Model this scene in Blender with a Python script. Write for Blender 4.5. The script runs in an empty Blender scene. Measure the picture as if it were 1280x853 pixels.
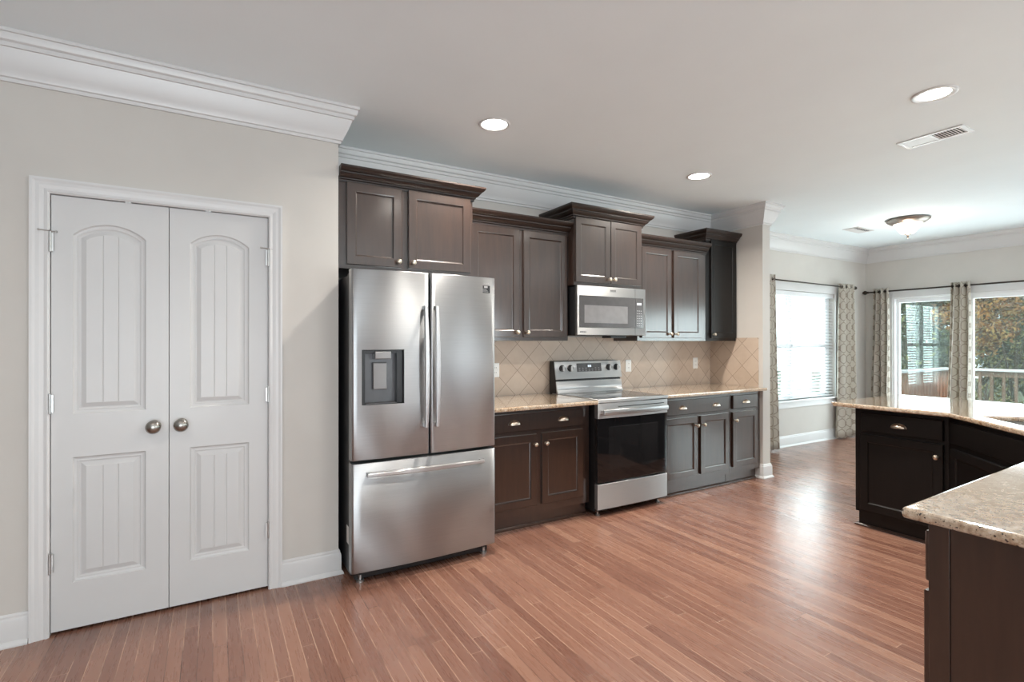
import bpy, bmesh, math, random
from mathutils import Vector, Matrix
random.seed(7)
PI = math.pi
sc = bpy.context.scene
COL = sc.collection

# ------------------------------------------------------------------ camera
cam_d = bpy.data.cameras.new('camera')
cam_d.sensor_width = 36.0
cam_d.lens = 36.0 * 639.93 / 1280
cam_d.clip_start = 0.05
cam_d.clip_end = 300
cam = bpy.data.objects.new('camera', cam_d)
COL.objects.link(cam)
cam.matrix_world = (Matrix.Translation((0, 0, 1.3637)) @ Matrix.Rotation(math.radians(-30.3188), 4, 'Z')
                    @ Matrix.Rotation(math.radians(90.143), 4, 'X') @ Matrix.Rotation(math.radians(-0.05), 4, 'Z'))
sc.camera = cam

# ------------------------------------------------------------------ light, world, exposure
sc.view_settings.view_transform = 'Standard'
sc.view_settings.look = 'None'
sc.view_settings.exposure = 0.46
sc.view_settings.gamma = 1.0
sc.view_settings.use_curve_mapping = False
sc.cycles.use_denoising = True
sc.cycles.max_bounces = 10
sc.cycles.diffuse_bounces = 5
sc.cycles.glossy_bounces = 5
sc.cycles.transparent_max_bounces = 16
sc.cycles.sample_clamp_indirect = 6.0

w = bpy.data.worlds.new('sky'); sc.world = w; w.use_nodes = True
bg = w.node_tree.nodes['Background']
bg.inputs[0].default_value = (0.86, 0.93, 1.0, 1)
bg.inputs[1].default_value = 1.0
# bright hazy sky: brighter on the side of the breakfast nook window
_t = w.node_tree
_tc = _t.nodes.new('ShaderNodeTexCoord'); _dp = _t.nodes.new('ShaderNodeVectorMath'); _dp.operation = 'DOT_PRODUCT'
_t.links.new(_tc.outputs['Generated'], _dp.inputs[0]); _dp.inputs[1].default_value = Vector((0.32, 0.92, 0.22)).normalized()
_mr = _t.nodes.new('ShaderNodeMapRange'); _mr.interpolation_type = 'SMOOTHSTEP'
_mr.inputs['From Min'].default_value = 0.45; _mr.inputs['From Max'].default_value = 1.0
_mr.inputs['To Min'].default_value = 1.35; _mr.inputs['To Max'].default_value = 2.6
_t.links.new(_dp.outputs['Value'], _mr.inputs['Value']); _t.links.new(_mr.outputs[0], bg.inputs[1])

def sun(name, d, strength, ang, colr):
    l = bpy.data.lights.new(name, 'SUN'); l.energy = strength; l.angle = math.radians(ang); l.color = colr
    o = bpy.data.objects.new(name, l); COL.objects.link(o)
    o.rotation_euler = Vector(d).to_track_quat('-Z', 'Y').to_euler()
    return o
sun('sun', (0.62, 0.22, -0.70), 3.0, 1.0, (1.0, 0.94, 0.82))

def area(name, loc, d, sx, sy, power, colr=(1, 1, 1)):
    l = bpy.data.lights.new(name, 'AREA'); l.shape = 'RECTANGLE'; l.size = sx; l.size_y = sy
    l.energy = power; l.color = colr
    o = bpy.data.objects.new(name, l); COL.objects.link(o); o.location = loc
    o.rotation_euler = Vector(d).to_track_quat('-Z', 'Y').to_euler()
    return o
# daylight falling through the openings of the walls (the wide back one is added fill)
DAY = (0.87, 0.955, 1.0)
area('fill_back_opening', (-0.6, -5.20, 0.85), (0, 1, 0.9), 3.2, 2.0, 168, DAY)
area('daylight_back_window', (3.5, -4.64, 1.2), (0, 1, 0), 0.7, 1.7, 30, DAY)
area('daylight_back_window_2', (5.6, -4.64, 1.2), (0, 1, 0), 1.0, 1.7, 42, DAY)
area('daylight_nook_window', (6.77, 4.13, 1.32), (0, -1, 0), 1.66, 1.42, 45, DAY)
area('daylight_patio', (8.62, 2.35, 1.05), (-1, 0, 0), 2.45, 1.85, 75, DAY)
area('daylight_far_window', (8.62, -0.95, 1.25), (-1, 0, 0), 2.3, 1.5, 55, DAY)

# ------------------------------------------------------------------ helpers
def obj(name, me, m=None, parent=None, smooth=False, bevel=0, seg=2):
    o = bpy.data.objects.new(name, me); COL.objects.link(o)
    if m is not None and len(me.materials) == 0: me.materials.append(m)
    if parent is not None: o.parent = parent
    if smooth:
        me.polygons.foreach_set('use_smooth', [True] * len(me.polygons))
    if bevel:
        b = o.modifiers.new('bevel', 'BEVEL'); b.width = bevel; b.segments = seg
        b.limit_method = 'ANGLE'; b.angle_limit = math.radians(35)
    return o

class MB:
    def __init__(s): s.v = []; s.f = []
    def box(s, x0, x1, y0, y1, z0, z1):
        n = len(s.v)
        s.v += [(x0,y0,z0),(x1,y0,z0),(x1,y1,z0),(x0,y1,z0),(x0,y0,z1),(x1,y0,z1),(x1,y1,z1),(x0,y1,z1)]
        s.f += [(n,n+3,n+2,n+1),(n+4,n+5,n+6,n+7),(n,n+1,n+5,n+4),(n+1,n+2,n+6,n+5),(n+2,n+3,n+7,n+6),(n+3,n,n+4,n+7)]
        return s
    def loops(s, loops, cap0=True, cap1=True, closed=True):
        n = len(s.v); k = len(loops[0])
        for L in loops: s.v += [tuple(p) for p in L]
        for i in range(len(loops) - 1):
            for j in range(k if closed else k - 1):
                a = n + i*k + j; b = n + i*k + (j+1) % k
                s.f.append((a, b, b + k, a + k))
        if cap0: s.f.append(tuple(n + j for j in reversed(range(k))))
        if cap1: s.f.append(tuple(n + (len(loops)-1)*k + j for j in range(k)))
        return s
    def lathe(s, prof, seg=24, axis='z', c=(0,0,0), cap0=True, cap1=True):
        # prof: list of (r, h)
        Ls = []
        for r, h in prof:
            L = []
            for i in range(seg):
                a = 2*PI*i/seg
                x, y = r*math.cos(a), r*math.sin(a)
                p = {'z': (x, y, h), 'y': (x, h, -y), 'x': (h, x, y)}[axis]
                L.append((p[0]+c[0], p[1]+c[1], p[2]+c[2]))
            Ls.append(L)
        return s.loops(Ls, cap0, cap1)
    def tube(s, pts, r, seg=10):
        pts = [Vector(p) for p in pts]; Ls = []
        for i, p in enumerate(pts):
            t = (pts[min(i+1, len(pts)-1)] - pts[max(i-1, 0)]).normalized()
            u = t.cross(Vector((0,0,1)));
            if u.length < 1e-3: u = t.cross(Vector((1,0,0)))
            u.normalize(); w2 = t.cross(u)
            rr = r[i] if isinstance(r, (list, tuple)) else r
            Ls.append([p + u*rr*math.cos(2*PI*k/seg) + w2*rr*math.sin(2*PI*k/seg) for k in range(seg)])
        return s.loops(Ls)
    def mesh(s, name='mesh', fix=True):
        me = bpy.data.meshes.new(name); me.from_pydata(s.v, [], s.f); me.update()
        if fix:
            b = bmesh.new(); b.from_mesh(me); bmesh.ops.recalc_face_normals(b, faces=b.faces); b.to_mesh(me); b.free()
        return me
    def build(s, name, m, parent=None, smooth=False, bevel=0, seg=2):
        return obj(name, s.mesh(name), m, parent, smooth, bevel, seg)

def box(name, b, m, parent=None, bevel=0, seg=2):
    return MB().box(*b).build(name, m, parent, False, bevel, seg)

def empty(name, loc, rz=0):
    o = bpy.data.objects.new(name, None); COL.objects.link(o); o.location = loc; o.rotation_euler = (0, 0, rz)
    o.empty_display_size = 0.1
    return o
def tag(o, label, cat, group=None, kind=None):
    o['label'] = label; o['category'] = cat
    if group: o['group'] = group
    if kind: o['kind'] = kind
    return o
def struct(o, label=None):
    o['kind'] = 'structure'
    if label: o['label'] = label
    return o
def thing(name, loc, label, cat, rz=0, group=None):
    return tag(empty(name, loc, rz), label, cat, group)

def sweep(mb, path, prof, side=1, cap=True):
    """profile (d, z) swept along an XY polyline with mitred corners; side=1: d to the right of travel."""
    n = len(path); Ls = []
    P = [Vector((p[0], p[1])) for p in path]
    for i in range(n):
        ns = []
        if i > 0:
            t = (P[i] - P[i-1]).normalized(); ns.append(Vector((t.y, -t.x)) * side)
        if i < n - 1:
            t = (P[i+1] - P[i]).normalized(); ns.append(Vector((t.y, -t.x)) * side)
        if len(ns) == 2:
            m = (ns[0] + ns[1]); m = m / max(m.length_squared / 2, 1e-6)
        else: m = ns[0]
        Ls.append([(P[i].x + m.x*d, P[i].y + m.y*d, z) for d, z in prof])
    mb.loops(Ls, cap, cap)
    return mb

def shade_smooth_angle(o, ang=35):
    me = o.data
    me.polygons.foreach_set('use_smooth', [True] * len(me.polygons))
    b = bmesh.new(); b.from_mesh(me)
    for e in b.edges:
        if len(e.link_faces) == 2 and e.calc_face_angle(0) > math.radians(ang): e.smooth = False
    b.to_mesh(me); b.free()
    return o

# ------------------------------------------------------------------ materials
class NT:
    def __init__(s, name):
        s.m = bpy.data.materials.new(name); s.m.use_nodes = True
        s.t = s.m.node_tree; s.n = s.t.nodes; s.l = s.t.links
        s.b = s.n['Principled BSDF']
    def N(s, ty, **k):
        n = s.n.new(ty)
        for a, v in k.items(): setattr(n, a, v)
        return n
    def L(s, a, b): s.l.new(a, b)
    def math(s, op, a, b=None, c=None):
        n = s.n.new('ShaderNodeMath'); n.operation = op
        for i, v in enumerate((a, b, c)):
            if v is None: continue
            if isinstance(v, (int, float)): n.inputs[i].default_value = v
            else: s.L(v, n.inputs[i])
        return n.outputs[0]
    def ramp(s, fac, stops, interp='LINEAR'):
        r = s.n.new('ShaderNodeValToRGB'); r.color_ramp.interpolation = interp
        e = r.color_ramp.elements
        while len(e) < len(stops): e.new(0.5)
        for i, (p, c) in enumerate(stops):
            e[i].position = p; e[i].color = (c[0], c[1], c[2], 1) if isinstance(c, (tuple, list)) else (c, c, c, 1)
        s.L(fac, r.inputs[0]); return r.outputs[0]
    def mix(s, fac, a, b, blend='MIX'):
        n = s.n.new('ShaderNodeMix'); n.data_type = 'RGBA'; n.blend_type = blend
        if isinstance(fac, (int, float)): n.inputs[0].default_value = fac
        else: s.L(fac, n.inputs[0])
        for i, v in ((6, a), (7, b)):
            if isinstance(v, (tuple, list)): n.inputs[i].default_value = (v[0], v[1], v[2], 1)
            else: s.L(v, n.inputs[i])
        return n.outputs[2]
    def noise(s, scale, detail=3, rough=0.5, vec=None, dim='3D'):
        n = s.n.new('ShaderNodeTexNoise'); n.inputs['Scale'].default_value = scale
        n.inputs['Detail'].default_value = detail; n.inputs['Roughness'].default_value = rough
        if vec is not None: s.L(vec, n.inputs['Vector'])
        return n.outputs['Fac']
    def coord(s, kind='Object', scale=None, rot=None):
        t = s.n.new('ShaderNodeTexCoord'); o = t.outputs[kind]
        if scale or rot:
            mp = s.n.new('ShaderNodeMapping'); s.L(o, mp.inputs[0])
            if scale: mp.inputs['Scale'].default_value = scale
            if rot: mp.inputs['Rotation'].default_value = rot
            o = mp.outputs[0]
        return o
    def bump(s, h, strength=0.1, dist=0.002):
        b = s.n.new('ShaderNodeBump'); b.inputs['Strength'].default_value = strength
        b.inputs['Distance'].default_value = dist
        s.L(h, b.inputs['Height']); s.L(b.outputs[0], s.b.inputs['Normal'])

def mat(name, c, rough=0.5, metal=0.0, spec=0.5, coat=0, noise=0.0, nscale=20, emis=None, es=0, coat_r=0.1, bump=0, bscale=60):
    k = NT(name); b = k.b
    b.inputs['Base Color'].default_value = (*c, 1)
    b.inputs['Roughness'].default_value = rough
    b.inputs['Metallic'].default_value = metal
    b.inputs['Specular IOR Level'].default_value = spec
    b.inputs['Coat Weight'].default_value = coat
    b.inputs['Coat Roughness'].default_value = coat_r
    if noise:
        f = k.noise(nscale, 3, 0.5, k.coord())
        lo = tuple(max(0, x*(1-noise)) for x in c); hi = tuple(min(1, x*(1+noise)) for x in c)
        k.L(k.ramp(f, [(0.35, lo), (0.65, hi)]), b.inputs['Base Color'])
    if bump:
        k.bump(k.noise(bscale, 3, 0.6, k.coord()), bump, 0.001)
    if emis:
        b.inputs['Emission Color'].default_value = (*emis, 1); b.inputs['Emission Strength'].default_value = es
    return k.m

M = {}
M['wall'] = mat('wall_paint', (0.60, 0.575, 0.54), 0.75, noise=0.02, nscale=3, bump=0.05, bscale=300)
M['ceiling'] = mat('ceiling_paint', (0.875, 0.955, 0.99), 0.8, noise=0.01, nscale=2, bump=0.05, bscale=200)
M['trim'] = mat('white_trim_paint', (0.67, 0.67, 0.67), 0.32, noise=0.01, nscale=4)
M['door'] = mat('white_door_paint', (0.60, 0.60, 0.60), 0.38, noise=0.01, nscale=4)
M['vinyl'] = mat('white_vinyl', (0.85, 0.86, 0.87), 0.3, noise=0.01, nscale=4)
M['plate'] = mat('white_plate_plastic', (0.84, 0.84, 0.82), 0.3, noise=0.01)
M['nickel'] = mat('brushed_nickel', (0.66, 0.58, 0.48), 0.28, 1.0, noise=0.05, nscale=80)
M['knob_nickel'] = mat('satin_nickel_dark', (0.36, 0.34, 0.31), 0.26, 1.0, noise=0.05, nscale=60)
M['hinge'] = mat('hinge_steel', (0.55, 0.55, 0.54), 0.35, 1.0, noise=0.05)
M['dark_plastic'] = mat('black_plastic', (0.012, 0.012, 0.013), 0.35, noise=0.1)
M['fridge_side'] = mat('fridge_side_grey', (0.03, 0.031, 0.033), 0.4, noise=0.08, bump=0.1, bscale=500)
M['black_glass'] = mat('black_glass', (0.008, 0.008, 0.009), 0.04, spec=0.6, noise=0.05)
M['oven_window'] = mat('oven_window_glass', (0.014, 0.014, 0.015), 0.06, spec=0.6, noise=0.1)
M['cook_glass'] = mat('cooktop_glass', (0.03, 0.03, 0.032), 0.05, spec=1.0, noise=0.1)
M['grey_glass'] = mat('grey_control_glass', (0.085, 0.085, 0.088), 0.1, spec=0.6, noise=0.05)
M['light_glass'] = mat('grey_mesh_window', (0.20, 0.20, 0.205), 0.12, spec=0.7, noise=0.05)
M['display'] = mat('display_digits', (0.5, 0.55, 0.6), 0.4, emis=(0.7, 0.8, 0.9), es=0.5)
M['print'] = mat('grey_print', (0.11, 0.11, 0.115), 0.5, noise=0.05)
M['print_light'] = mat('pale_print', (0.5, 0.5, 0.5), 0.5, noise=0.05)
M['dispenser'] = mat('dispenser_grey', (0.11, 0.11, 0.115), 0.3, 0.3, noise=0.05)
M['rod'] = mat('dark_bronze', (0.05, 0.038, 0.032), 0.35, 0.8, noise=0.1)
M['bronze'] = mat('aged_pewter', (0.30, 0.26, 0.23), 0.35, 0.9, noise=0.1)
M['lamp'] = mat('lamp_glow', (1, 1, 1), 0.5, emis=(1.0, 0.96, 0.88), es=14)
M['bowl'] = mat('frosted_glass_bowl', (0.9, 0.88, 0.84), 0.35, emis=(1.0, 0.90, 0.78), es=1.0)
def slat_mat():
    k = NT('white_blind_slat'); b = k.b
    b.inputs['Base Color'].default_value = (0.88, 0.89, 0.90, 1); b.inputs['Roughness'].default_value = 0.45
    tr = k.N('ShaderNodeBsdfTranslucent'); tr.inputs[0].default_value = (0.9, 0.92, 0.93, 1)
    mx = k.N('ShaderNodeMixShader'); mx.inputs[0].default_value = 0.2
    k.L(b.outputs[0], mx.inputs[1]); k.L(tr.outputs[0], mx.inputs[2])
    k.L(mx.outputs[0], k.n['Material Output'].inputs[0])
    return k.m
M['slat'] = slat_mat()
M['cavity'] = mat('dark_gap', (0.01, 0.01, 0.01), 0.8, noise=0.1)
M['sink'] = mat('sink_steel', (0.35, 0.34, 0.32), 0.3, 1.0, noise=0.05)
M['siding'] = mat('brick_sill_white', (0.7, 0.7, 0.7), 0.7, noise=0.02)
M['deck_top'] = mat('painted_rail_top', (0.62, 0.64, 0.68), 0.5, noise=0.05)

def stainless(name, c, rough, streak=0.1):
    k = NT(name); b = k.b
    b.inputs['Metallic'].default_value = 1.0
    v = k.coord('Object', scale=(6, 6, 700))
    f = k.noise(1.0, 4, 0.6, v)
    k.L(k.ramp(f, [(0.3, tuple(x*(1-streak) for x in c)), (0.7, tuple(min(1, x*(1+streak)) for x in c))]), b.inputs['Base Color'])
    b.inputs['Roughness'].default_value = rough
    b.inputs['Anisotropic'].default_value = 0.9; b.inputs['Anisotropic Rotation'].default_value = 0.25
    t = k.N('ShaderNodeTangent'); t.direction_type = 'RADIAL'; t.axis = 'Z'
    k.L(t.outputs[0], b.inputs['Tangent'])
    return k.m
M['steel'] = stainless('brushed_stainless_steel', (0.41, 0.417, 0.423), 0.38, 0.05)
M['steel_light'] = stainless('bright_stainless_steel', (0.72, 0.725, 0.73), 0.6, 0.04)
M['steel_matte'] = stainless('satin_microwave_steel', (0.50, 0.502, 0.505), 0.6, 0.03)
M['lever'] = stainless('dispenser_paddle_steel', (0.28, 0.28, 0.285), 0.4, 0.03)
M['handle'] = stainless('polished_handle_steel', (0.66, 0.665, 0.67), 0.34, 0.03)

def wood(name, c1, c2, rough=0.28, coat=0.35):
    k = NT(name); b = k.b
    v = k.coord('Object', scale=(14, 14, 1.3))
    f = k.noise(3.0, 6, 0.6, v)
    k.L(k.ramp(f, [(0.3, c1), (0.7, c2)]), b.inputs['Base Color'])
    b.inputs['Roughness'].default_value = rough
    b.inputs['Coat Weight'].default_value = coat; b.inputs['Coat Roughness'].default_value = 0.15; b.inputs['Coat IOR'].default_value = 1.8 if coat > .3 else 1.5
    k.bump(f, 0.03, 0.001)
    return k.m
M['wood'] = wood('espresso_cabinet_wood', (0.018, 0.0084, 0.0052), (0.033, 0.0155, 0.0095), 0.36, 0.9)
M['wood_crown'] = wood('dark_crown_wood', (0.012, 0.0055, 0.0035), (0.024, 0.011, 0.007), 0.4, 0.25)
M['wood_shaded'] = wood('shaded_cabinet_wood', (0.0026, 0.0020, 0.0019), (0.0050, 0.0038, 0.0034), 0.42, 0.0)  # darker copy of the cabinet wood; shade is put into its colour
M['wood_shaded'].node_tree.nodes['Principled BSDF'].inputs['Specular IOR Level'].default_value = 0.35
M['wood_edge'] = wood('espresso_worn_edge', (0.030, 0.014, 0.009), (0.060, 0.030, 0.020), 0.3)
M['deck_wood'] = wood('weathered_deck_wood', (0.11, 0.07, 0.045), (0.22, 0.15, 0.11), 0.7, 0)
M['deck_rust'] = wood('reddish_deck_wood', (0.16, 0.06, 0.03), (0.26, 0.11, 0.055), 0.7, 0)
M['bark'] = wood('tree_bark', (0.03, 0.022, 0.016), (0.07, 0.055, 0.04), 0.9, 0)

# floor: narrow strips running in +Y
def floor_mat():
    k = NT('hardwood_strip_floor'); b = k.b
    sx = k.N('ShaderNodeSeparateXYZ'); k.L(k.coord('Object'), sx.inputs[0])
    X, Y = sx.outputs[0], sx.outputs[1]
    W, Ln = 0.0572, 1.15
    u = k.math('DIVIDE', X, W); row = k.math('FLOOR', u); fu = k.math('FRACT', u)
    wn = k.N('ShaderNodeTexWhiteNoise', noise_dimensions='1D'); k.L(row, wn.inputs['W'])
    yy = k.math('DIVIDE', k.math('ADD', Y, k.math('MULTIPLY', wn.outputs[0], 7.3)), Ln)
    idx = k.math('FLOOR', yy); fv = k.math('FRACT', yy)
    cb = k.N('ShaderNodeCombineXYZ'); k.L(row, cb.inputs[0]); k.L(idx, cb.inputs[1])
    w2 = k.N('ShaderNodeTexWhiteNoise', noise_dimensions='3D'); k.L(cb.outputs[0], w2.inputs['Vector'])
    base = k.ramp(w2.outputs[0], [(0.0, (0.19, 0.088, 0.062)), (0.3, (0.225, 0.108, 0.075)), (0.6, (0.25, 0.123, 0.086)),
                                 (0.85, (0.285, 0.145, 0.10)), (1.0, (0.33, 0.18, 0.125))])
    # grain stretched along the strip, shifted per strip
    c3 = k.N('ShaderNodeCombineXYZ')
    k.L(k.math('ADD', k.math('MULTIPLY', X, 46), k.math('MULTIPLY', w2.outputs[0], 37)), c3.inputs[0])
    k.L(k.math('MULTIPLY', Y, 3.2), c3.inputs[1]); k.L(w2.outputs[0], c3.inputs[2])
    g = k.noise(1.6, 6, 0.62, c3.outputs[0])
    col = k.mix(0.55, base, k.ramp(g, [(0.3, 0.44), (0.7, 0.56)]), 'SOFT_LIGHT')
    e1 = k.math('LESS_THAN', fu, 0.045)
    e2 = k.math('LESS_THAN', fv, 0.0022)
    gap = k.math('MAXIMUM', e1, e2)
    gc = k.ramp(k.noise(2.2, 2, 0.5, k.coord('Object')), [(0.42, (0.03, 0.014, 0.010)), (0.50, (0.62, 0.42, 0.30))])
    col = k.mix(k.math('MULTIPLY', gap, 0.7), col, gc)
    k.L(col, b.inputs['Base Color'])
    rr = k.ramp(g, [(0.3, 0.24), (0.7, 0.33)]); k.L(rr, b.inputs['Roughness'])
    b.inputs['Specular IOR Level'].default_value = 0.5
    b.inputs['Coat Weight'].default_value = 0.25; b.inputs['Coat Roughness'].default_value = 0.22; b.inputs['Specular IOR Level'].default_value = 0.62
    k.bump(k.math('SUBTRACT', k.math('MULTIPLY', g, 0.15), gap), 0.25, 0.0008)
    return k.m
M['floor'] = floor_mat()

def granite(name):
    k = NT(name); b = k.b; v = k.coord('Object')
    n1 = k.noise(55, 4, 0.7, v); n2 = k.noise(150, 3, 0.6, v); n3 = k.noise(14, 3, 0.5, v)
    base = k.ramp(n1, [(0.32, (0.20, 0.115, 0.06)), (0.45, (0.42, 0.29, 0.18)), (0.58, (0.58, 0.45, 0.32)), (0.72, (0.70, 0.62, 0.52))])
    base = k.mix(k.ramp(n3, [(0.4, 0.0), (0.65, 0.45)]), base, (0.62, 0.55, 0.46))
    vo = k.N('ShaderNodeTexVoronoi'); vo.inputs['Scale'].default_value = 120; k.L(v, vo.inputs['Vector'])
    dk = k.math('MULTIPLY', k.math('LESS_THAN', vo.outputs['Distance'], 0.30), k.math('GREATER_THAN', k.noise(38, 2, 0.5, v), 0.55))
    dk = k.math('MAXIMUM', dk, k.math('MULTIPLY', k.math('GREATER_THAN', n2, 0.64), 0.8))
    col = k.mix(dk, base, (0.035, 0.025, 0.022))
    k.L(col, b.inputs['Base Color'])
    b.inputs['Roughness'].default_value = 0.10; b.inputs['Specular IOR Level'].default_value = 0.65
    b.inputs['Coat Weight'].default_value = 1.0; b.inputs['Coat Roughness'].default_value = 0.05; b.inputs['Coat IOR'].default_value = 2.0
    return k.m
M['granite'] = granite('speckled_granite')

def tile_mat(axis):
    """diamond tiles on a plane; axis = the horizontal object coordinate used."""
    k = NT('beige_stone_tile_' + axis); b = k.b
    sx = k.N('ShaderNodeSeparateXYZ'); k.L(k.coord('Object'), sx.inputs[0])
    H = sx.outputs[0] if axis == 'x' else sx.outputs[1]
    Z = sx.outputs[2]; D = 0.2288
    h = k.math('SUBTRACT', H, 2.144 if axis == 'x' else 3.72); z = k.math('SUBTRACT', Z, 1.236)
    a = k.math('DIVIDE', k.math('ADD', h, z), D); c = k.math('DIVIDE', k.math('SUBTRACT', h, z), D)
    fa = k.math('FRACT', k.math('ADD', a, 40)); fc = k.math('FRACT', k.math('ADD', c, 40))
    cb = k.N('ShaderNodeCombineXYZ'); k.L(k.math('FLOOR', a), cb.inputs[0]); k.L(k.math('FLOOR', c), cb.inputs[1])
    wn = k.N('ShaderNodeTexWhiteNoise', noise_dimensions='3D'); k.L(cb.outputs[0], wn.inputs['Vector'])
    base = k.ramp(wn.outputs[0], [(0, (0.50, 0.395, 0.31)), (0.5, (0.535, 0.43, 0.345)), (1, (0.57, 0.465, 0.375))])
    n = k.noise(9, 5, 0.6, k.coord('Object'))
    base = k.mix(0.5, base, k.ramp(n, [(0.3, 0.38), (0.7, 0.62)]), 'SOFT_LIGHT')
    e = 0.012
    def edge(f): return k.math('MAXIMUM', k.math('LESS_THAN', f, e), k.math('GREATER_THAN', f, 1 - e))
    g = k.math('MAXIMUM', edge(fa), edge(fc))
    k.L(k.mix(g, base, (0.27, 0.20, 0.155)), b.inputs['Base Color'])
    b.inputs['Roughness'].default_value = 0.35
    k.bump(k.math('SUBTRACT', k.math('MULTIPLY', n, 0.2), g), 0.3, 0.0012)
    return k.m
M['tile_x'] = tile_mat('x'); M['tile_y'] = tile_mat('y')

def curtain_mat():
    k = NT('trellis_print_curtain'); b = k.b
    sx = k.N('ShaderNodeSeparateXYZ'); k.L(k.coord('UV'), sx.inputs[0])
    U = k.math('MULTIPLY', sx.outputs[0], 2*PI/0.105); V = k.math('MULTIPLY', sx.outputs[1], 2*PI/0.15)
    f = k.math('ADD', k.math('COSINE', U), k.math('COSINE', V))
    f2 = k.math('ABSOLUTE', k.math('ADD', f, k.math('MULTIPLY', k.math('COSINE', k.math('MULTIPLY', V, 2)), 0.35)))
    ln = k.math('LESS_THAN', f2, 0.33)
    wv = k.noise(900, 1, 0.5, k.coord('UV'))
    c = k.mix(ln, (0.62, 0.58, 0.51), (0.38, 0.325, 0.265))
    c = k.mix(0.25, c, k.ramp(wv, [(0.3, 0.35), (0.7, 0.65)]), 'SOFT_LIGHT')
    k.L(c, b.inputs['Base Color']); b.inputs['Roughness'].default_value = 0.75
    b.inputs['Sheen Weight'].default_value = 0.2
    # a little daylight comes through the cloth
    tr = k.N('ShaderNodeBsdfTranslucent'); k.L(c, tr.inputs[0])
    mx = k.N('ShaderNodeMixShader'); mx.inputs[0].default_value = 0.22
    k.L(b.outputs[0], mx.inputs[1]); k.L(tr.outputs[0], mx.inputs[2])
    k.L(mx.outputs[0], k.n['Material Output'].inputs[0])
    return k.m
M['curtain'] = curtain_mat()

def glass_mat(name='window_glass', refl=0.05):
    k = NT(name)
    gl = k.N('ShaderNodeBsdfGlossy'); gl.inputs['Roughness'].default_value = 0.0
    gl.inputs['Color'].default_value = (0.93, 1.0, 0.97, 1)
    tr = k.N('ShaderNodeBsdfTransparent'); tr.inputs[0].default_value = (0.93, 0.97, 0.96, 1)
    ge = k.N('ShaderNodeNewGeometry'); fr = k.N('ShaderNodeFresnel')
    # straight-through thin pane: the back face uses the inverse index so that no total reflection appears
    k.L(k.math('SUBTRACT', 1.5, k.math('MULTIPLY', ge.outputs['Backfacing'], 1.5 - 1/1.5)), fr.inputs[0])
    mx = k.N('ShaderNodeMixShader')
    k.L(k.math('ADD', fr.outputs[0], refl), mx.inputs[0])
    k.L(tr.outputs[0], mx.inputs[1]); k.L(gl.outputs[0], mx.inputs[2])
    k.L(mx.outputs[0], k.n['Material Output'].inputs[0])
    return k.m
M['glass'] = glass_mat()

def leaf_mat(name, stops):
    k = NT(name); b = k.b
    g = k.N('ShaderNodeNewGeometry')
    c = k.ramp(g.outputs['Random Per Island'], stops)
    k.L(c, b.inputs['Base Color']); b.inputs['Roughness'].default_value = 0.5
    tr = k.N('ShaderNodeBsdfTranslucent'); k.L(c, tr.inputs[0])
    mx = k.N('ShaderNodeMixShader'); mx.inputs[0].default_value = 0.3
    k.L(b.outputs[0], mx.inputs[1]); k.L(tr.outputs[0], mx.inputs[2])
    k.L(mx.outputs[0], k.n['Material Output'].inputs[0])
    return k.m
M['leaf_dark'] = leaf_mat('dark_green_leaves', [(0, (0.006, 0.014, 0.006)), (0.55, (0.015, 0.032, 0.010)), (0.85, (0.05, 0.08, 0.02)), (0.97, (0.25, 0.28, 0.09))])
M['leaf_mid'] = leaf_mat('yellow_green_leaves', [(0, (0.015, 0.025, 0.008)), (0.4, (0.06, 0.075, 0.02)), (0.75, (0.20, 0.20, 0.06)), (1, (0.42, 0.37, 0.16))])
M['leaf_autumn'] = leaf_mat('orange_autumn_leaves', [(0, (0.04, 0.02, 0.008)), (0.35, (0.17, 0.075, 0.02)), (0.7, (0.42, 0.19, 0.05)), (1, (0.5, 0.36, 0.12))])
M['lawn'] = mat('lawn', (0.04, 0.06, 0.02), 0.9, noise=0.4, nscale=2)

# ================================================================== STRUCTURE
XL, XR, YB = -5.5, 8.4755, -4.5            # left wall, far wall, wall behind the camera
YP, YW, YN = 3.1313, 3.78, 3.957           # pantry wall, kitchen wall, breakfast nook window wall
XP, XC0, XC1, YC = 0.642, 4.745, 4.862, 3.15  # pantry corner, short return wall, its end
H = 2.74
struct(box('floor', (XL-.15, XR+.12, YB-.12, YN+.15, -0.12, 0.0), M['floor']))
struct(box('ceiling', (XL-.15, XR+.15, YB-.15, YN+.15, H, H+0.15), M['ceiling']))

def wall_holes(name, axis, c0, c1, a0, a1, holes, m=None):
    """wall slab between c0 and c1 on `axis` normal, running a0..a1, z 0..H with rectangular openings (a,b,z0,z1)"""
    As = sorted({a0, a1, *[h[0] for h in holes], *[h[1] for h in holes]})
    Zs = sorted({0, H, *[h[2] for h in holes], *[h[3] for h in holes]})
    mb = MB()
    def hole(a, z): return any(h[0] <= a <= h[1] and h[2] <= z <= h[3] for h in holes)
    for i in range(len(As)-1):
        zs = 0
        j = 0
        while j < len(Zs)-1:
            if hole((As[i]+As[i+1])/2, (Zs[j]+Zs[j+1])/2): j += 1; continue
            k2 = j
            while k2+1 < len(Zs)-1 and not hole((As[i]+As[i+1])/2, (Zs[k2+1]+Zs[k2+2])/2): k2 += 1
            if axis == 'y': mb.box(As[i], As[i+1], c0, c1, Zs[j], Zs[k2+1])
            else: mb.box(c0, c1, As[i], As[i+1], Zs[j], Zs[k2+1])
            j = k2+1
    b = mb.build(name, m or M['wall'])
    return struct(b)

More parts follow.
